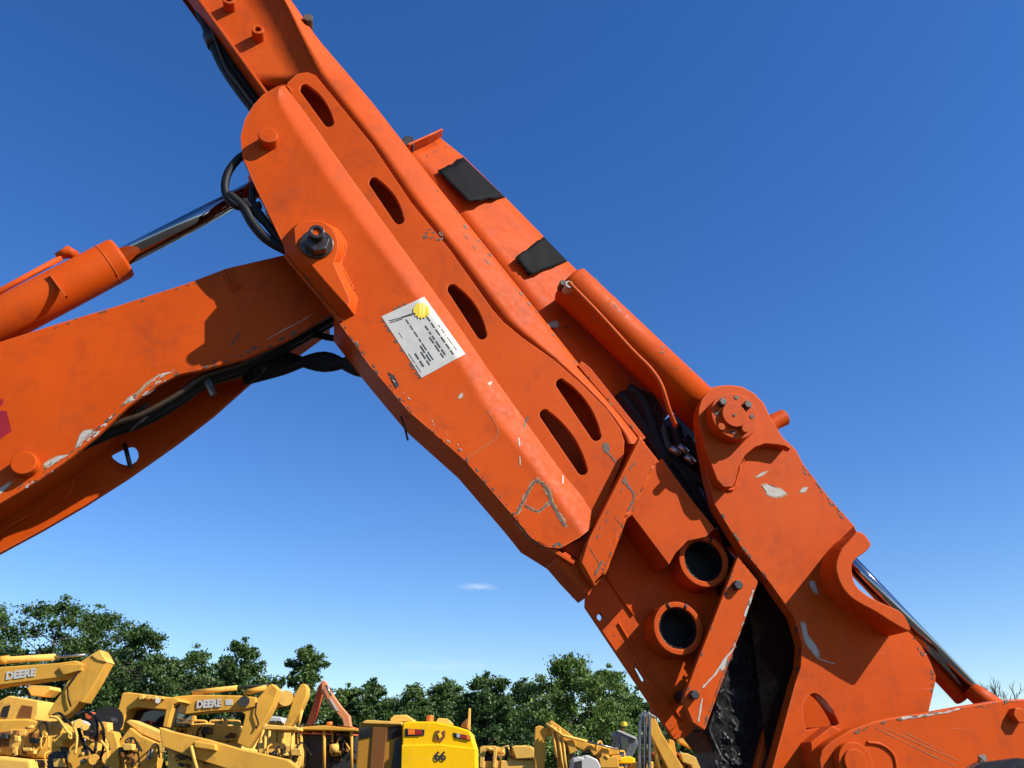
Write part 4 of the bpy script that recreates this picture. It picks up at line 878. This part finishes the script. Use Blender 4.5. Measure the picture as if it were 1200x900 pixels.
tube('beacon', [B(504, 846, Y + .3), B(504, 838.5, Y + .3)], .065, AMBER, T, 14, .01); bprism('exhaust_stack', [(549,830),(551.5,830),(551,856),(547.5,853)], Y + .2, .1, YELLOW2, T, .01); bprism('exhaust_guard', [(541,848),(547,842),(548,853),(540,852)], Y + .4, .2, BROWN, T, .01)
wheels(T, (B(445, 890, Y).x, B(535, 890, Y).x), Y + .1, .7, 1.2)

# 10 --- pale tractor
Y = 24
T = thing('tractor', Vector((B(595, 890, Y).x, Y + 1, 0)), 'pale yellow tractor, low between the 66 machine and the backhoe', 'tractor', YG)
for q in ([(562,876),(566,874),(581,874),(583,878),(580,900),(577,900),(578,880),(569,880),(566,900),(562,900)],): bprism('cab_frame', q, Y, 1.2, YELLOW2, T, .02)
bprism('hood', [(599,875),(604,873.5),(622,874),(626,877),(628,889),(604,890)], Y, 1.1, YELLOW2, T, .04); bprism('chassis', [(560,892),(630,890),(632,912),(560,912)], Y + .1, 1.2, YELLOW2, T, .03)
clutter(T, 560, 876, 632, 896, Y - .1, .8, 22, [YELLOW2, DECKY, DARK, YELLOW2]); bt('roll_bar', [(586,900),(588,876),(595,874),(599,886)], 1.2, Y + .1, YELLOW2, T)
wheels(T, (B(572, 890, Y).x, B(620, 890, Y).x), Y, .6, 1.3)
# 11 --- backhoe
Y = 19
T = thing('backhoe', Vector((B(670, 890, Y).x, Y + 1, 0)), 'amber yellow backhoe with its boom sloping down to the right', 'backhoe', YG)
bprism('boom', [(643,846),(646,844),(655,850),(676,866),(690,871),(712,876),(724,876),(726,884),(706,886),(684,880),(664,870),(650,860)], Y, .35, DECKY, T, .02)
bprism('swing_frame', [(627,852),(632,850),(640,853),(645,848),(650,853),(655,852),(660,864),(663,885),(664,905),(655,905),(652,875),(647,862),(640,862),(638,905),(627,905),(626,870)], Y + .1, .4, DECKY, T, .02)
for pts in ([(650,852),(655,866),(658,888),(660,903)], [(655,853),(660,868),(662,888),(664,903)], [(646,850),(649,866),(652,888)]): bt('boom_hose', pts, 1.5, Y - .05, YELLOW2, T)
bt('boom_cylinder', [(640,848),(660,862),(688,869)], 1.6, Y - .1, YELLOW2, T); bt('piston_rod', [(688,869),(724,878)], 1.0, Y - .1, STEEL, T)
for q in ([(688,874),(694,872),(700,883),(696,886)], [(664,868),(672,866),(676,880),(668,884)], [(706,876),(714,876),(714,890),(704,888)], [(702,888),(724,886),(726,900),(704,900)]): bprism('bracket', q, Y - .06, .45, DECKY, T, .015)
bprism('chassis', [(626,900),(745,898),(745,918),(626,918)], Y + .2, 1.5, DECKY, T, .03); bprism('seat', [(724,888),(738,886),(745,889),(744,896),(724,895)], Y + .2, .6, BRIGHTY, T, .03)
clutter(T, 665, 872, 724, 898, Y - .05, .5, 22, [DECKY, YELLOW2, DARK])
wheels(T, (B(650, 890, Y).x, B(715, 890, Y).x), Y + .1, .55, 1.5)
T = thing('skid_loader', Vector((B(688, 895, 17.5).x, 18, 0)), 'low machine with a white rounded hood in front of the backhoe', 'loader', None)
bprism('hood', [(670,902),(671,889),(678,886),(684,888),(686,884),(692,886),(700,890),(704,897),(704,912),(670,912)], 17.5, .8, WHITE, T, .05); bprism('grille', [(673,893),(682,891),(682,902),(673,902)], 17.47, .05, DARK, T, 0); wheels(T, (B(676, 900, 17.5).x, B(700, 900, 17.5).x), 17.4, .45, .9)
# 12 --- dark cab
Y = 22
T = thing('dumper', Vector((B(734, 890, Y).x, Y + 1, 0)), 'grey black dumper cab with a white roof edge and round yellow beacon', 'dumper', None)
bprism('cab', [(721,860),(724,857),(746,866),(748,872),(742,885),(738,905),(728,905),(726,880)], Y, 1.0, GREYST, T, .03); bprism('roof_edge', [(722,856.5),(726,855.5),(746,864),(746,867)], Y - .05, 1.1, WHITE, T, .01)
bprism('window', [(727,862),(740,868),(735,880),(729,880)], Y - .03, .1, GLASS, T, 0); tube('beacon', [B(731, 851, Y + .2), B(731, 846, Y + .2)], .08, SUNY, T, 14, .02); bt('beacon_post', [(730,858),(731,850)], .9, Y + .2, BROWN, T)
wheels(T, (B(734, 890, Y).x,), Y + .1, .6, 1)
# 13 --- forklift
Y = 18
T = thing('forklift', Vector((B(757, 890, Y).x, Y + 1, 0)), 'forklift with a tall grey steel mast beside the orange stick', 'forklift', None)
for x0, w in ((748.5, 2.6), (754, 2.2), (760, 2.6)): bprism('mast_rail', [(x0, 905), (x0 + .6, 845 if x0 < 750 else 838), (x0 + w + .6, 845 if x0 < 750 else 836), (x0 + w, 905)], Y, .14, GREYST, T, .005)
bprism('mast_head', [(751,836),(757,833),(757,846),(751,846)], Y + .02, .1, GREYST, T, .01)
for y in (852, 868, 888): bprism('mast_crossbar', [(749, y), (763, y - 1), (763, y + 3), (749, y + 4)], Y + .15, .05, GREYST, T, .004)
bt('lift_chain', [(756.8,840),(756.8,904)], .8, Y - .03, DARK, T); bprism('carriage', [(746,893),(766,892),(766,910),(746,910)], Y + .2, 1.3, DECKY, T, .03); wheels(T, (B(756, 900, Y).x,), Y + .2, .4, .8)
# 14 --- loader arms beside the orange nose
Y = 20
T = thing('wheel_loader', Vector((B(795, 890, Y).x, Y + 1, 0)), 'yellow loader with crossed lift arms, just under the orange stick nose', 'loader', YG)
bprism('lift_arm', [(759,838),(764,834),(770,846),(776,860),(800,898),(806,915),(790,915),(768,872),(762,860)], Y, .3, DECKY, T, .02); bprism('lift_arm', [(760,834),(768,838),(769,841),(760,837)], Y - .02, .4, WHITE, T, .005)
bprism('bell_crank', [(784,866),(790,868),(794,890),(795,905),(786,905),(783,880)], Y + .2, .3, DECKY, T, .02); bprism('lift_arm', [(794,864),(812,860),(822,862),(832,884),(834,889),(820,882),(796,870)], Y + .4, .3, DECKY, T, .02)
bprism('fender', [(797,882),(806,883),(816,888),(822,896),(823,910),(815,910),(810,897),(800,893)], Y, .5, YELLOW2, T, .02); bt('lift_cylinder', [(768,872),(772,905)], 3, Y + .1, DECKY, T); bprism('body', [(764,896),(835,893),(838,915),(764,915)], Y + .3, 1.4, DECKY, T, .04)
clutter(T, 764, 872, 834, 900, Y + .2, .5, 14, [DECKY, YELLOW2, DARK, REDOR]); wheels(T, (B(775, 890, Y).x, B(825, 890, Y).x), Y + .2, .6, 1.3)

# ============================================================ trees
def tree(name, px_, top, Y, halfw, label, mat, seed, leaf=.3, nl=7000, airy=.0, base=0):
    rng = np.random.default_rng(seed); c = B(px_, 880, Y); H = B(px_, top, Y).z; w = halfw * 1.42 * bxm(px_, 850, Y)
    T = thing(name, Vector((c.x, Y, 0)), label, 'tree', 'trees along the far edge of the yard')
    bm = bmesh.new(); tr = .022 * H; th = H * .90
    lean = Vector((rng.uniform(-.05, .05), rng.uniform(-.05, .05), 0)) * H
    tk = [Vector((c.x, Y, 0)) + lean * t * t + Vector((0, 0, th * t)) for t in np.linspace(0, 1, 8)]
    add_tube(bm, tk, [tr * (1.1 - 1.02 * t) for t in np.linspace(0, 1, 8)], 8)
    cen = []; nb = 44
    for k in range(nb):
        t = .16 + .84 * (k + rng.random()) / nb; p0 = tk[0].lerp(tk[-1], t) + lean * (t * t - t); ang = k * 2.4 + rng.uniform(-.5, .5)
        prof = (1 - ((t - .42) / .60) ** 2) if t > .42 else .75 + .25 * t / .42
        ln = w * max(.10, prof) ** .75 * rng.uniform(.55, 1.1)
        e = p0 + Vector((math.cos(ang) * ln, math.sin(ang) * ln, ln * rng.uniform(-.05, .45))); e.z = min(e.z, H * .965)
        mid = p0.lerp(e, .5) + Vector((0, 0, ln * .08)); add_tube(bm, [p0, mid, e], [tr * .38 * (1.15 - t), tr * .2 * (1.15 - t), tr * .05], 5, False)
        for q, s in ((e, .8), (mid.lerp(e, .45), 1.0), (p0.lerp(mid, .9), 1.0)):
            q = q + Vector((rng.uniform(-.1, .1), rng.uniform(-.1, .1), rng.uniform(-.06, .06))) * w
            cen.append((q.x, q.y, q.z, s * w * rng.uniform(.13, .34) * (1.1 - .45 * t)))
    cen.append((tk[-1].x, tk[-1].y, H * .95, w * .10))
    from_bm('trunk', bm, BARK, T)
    cen = np.array(cen); pr = cen[:, 3] ** 2; idx = rng.choice(len(cen), nl, p=pr / pr.sum()); s = cen[idx]
    d = rng.normal(size=(nl, 3)); d /= np.linalg.norm(d, axis=1)[:, None]; rad = np.minimum(np.abs(rng.normal(size=nl)) * .58, 1.15 * rng.random(nl) ** .3)
    pos = s[:, :3] + d * (rad * s[:, 3])[:, None] * np.array([1.1, 1.1, .75]); pos[:, 2] = np.maximum(pos[:, 2], .8)
    sz = leaf * rng.uniform(.5, 1.25, nl)
    a = rng.normal(size=(nl, 3)) + d * .3; a /= np.linalg.norm(a, axis=1)[:, None]; bb = np.cross(a, rng.normal(size=(nl, 3))); bb /= np.linalg.norm(bb, axis=1)[:, None]
    o0 = Vector(ORIG[T]); pos -= np.array(o0)
    v = np.stack([pos - a * sz[:, None] * .55, pos + bb * sz[:, None] * .30, pos + a * sz[:, None] * .55, pos - bb * sz[:, None] * .30], 1).reshape(-1, 3)
    me = bpy.data.meshes.new('crown'); me.vertices.add(nl * 4); me.vertices.foreach_set('co', v.ravel()); me.loops.add(nl * 4); me.loops.foreach_set('vertex_index', np.arange(nl * 4, dtype=np.int32))
    me.polygons.add(nl); me.polygons.foreach_set('loop_start', np.arange(0, nl * 4, 4, dtype=np.int32)); me.update(calc_edges=True); me.materials.append(mat)
    o = bpy.data.objects.new('crown', me); C.objects.link(o); o.parent = T; return T
TR = [(-70,694,58,72,'dark broad tree cut by the left edge of the picture',0),(30,690,60,66,'tallest dark tree, at the far left behind the lettered elbow boom',0),(92,700,64,54,'broad dark tree above the raised yellow elbow',0),
 (150,724,60,46,'dark tree right of the tallest far left trees',0),(205,748,66,40,'lower rounded tree left of the peaked one',1),(265,738,56,44,'dark peaked tree above the second lettered boom',0),(345,750,60,34,'open crowned tree standing alone left of the distant folded arm',1),
 (300,790,68,40,'low dark tree filling the gap behind the second lettered boom',0),(398,796,64,26,'pale low tree behind the distant folded arm',2),(432,789,62,28,'small dark tree with a flat top left of the 66 machine',0),(480,797,66,34,'feathery low tree above the 66 machine',1),(525,789,68,34,'pointed low tree behind the exhaust stack',1),
 (575,781,60,40,'dark tree right of the 66 machine',0),(622,790,64,34,'dark low tree left of the big leafy one',0),(668,760,42,56,'big leafy bright green tree behind the backhoe',2),(715,772,46,34,'leafy green tree touching the orange stick nose',2),(752,806,60,30,'small dark tree half hidden by the orange stick nose',0),(800,830,62,34,'low tree mostly hidden behind the orange stick nose',1),(110,760,72,60,'dark low tree filling in behind the far left row',0),(230,775,74,60,'dark low tree in the second row behind the peaked one',0),(375,812,72,50,'low dark tree filling behind the distant folded arm',0),(455,815,74,50,'low dark tree filling in above the cab side of the 66 machine',0),(550,812,74,50,'low dark tree filling in right of the exhaust stack',0)]
for i, (x, t, Y, hw, lb, mi) in enumerate(TR):
    tree('tree', x, t, Y, hw, lb, LEAF[mi], 100 + i, leaf=.21 if Y > 50 else .15, nl=34000 if Y > 50 else 52000)
# bare tree at the right edge
def bare(px_, top, Y, seed, label):
    rng = random.Random(seed); c = B(px_, 880, Y); H = B(px_, top, Y).z; T = thing('bare_tree', Vector((c.x, Y, 0)), label, 'tree')
    bt_ = bmesh.new(); bm2 = bmesh.new(); add_tube(bt_, [Vector((c.x, Y, 0)), Vector((c.x + .1, Y, H * .35)), Vector((c.x, Y, H * .55))], [.16, .11, .07], 8); from_bm('trunk', bt_, BARK, T)
    def br(p, d, ln, r, lv):
        q = p + d * ln; add_tube(bm2, [p, p.lerp(q, .5) + Vector((rng.uniform(-.06, .06), 0, 0)) * ln, q], [r, r * .8, r * .55], 4, False)
        if lv:
            for k in range(3): br(p.lerp(q, rng.uniform(.5, 1)), (d + Vector((rng.uniform(-.55, .55), rng.uniform(-.5, .5), rng.uniform(-.05, .4)))).normalized(), ln * rng.uniform(.55, .8), r * .6, lv - 1)
    for k in range(9): br(Vector((c.x, Y, H * rng.uniform(.3, .55))), Vector((rng.uniform(-.6, .6), rng.uniform(-.5, .5), 1)).normalized(), H * .2, .05, 3)
    from_bm('twigs', bm2, BARK, T)
bare(1185, 780, 45, 3, 'bare leafless tree at the right edge behind the orange link')
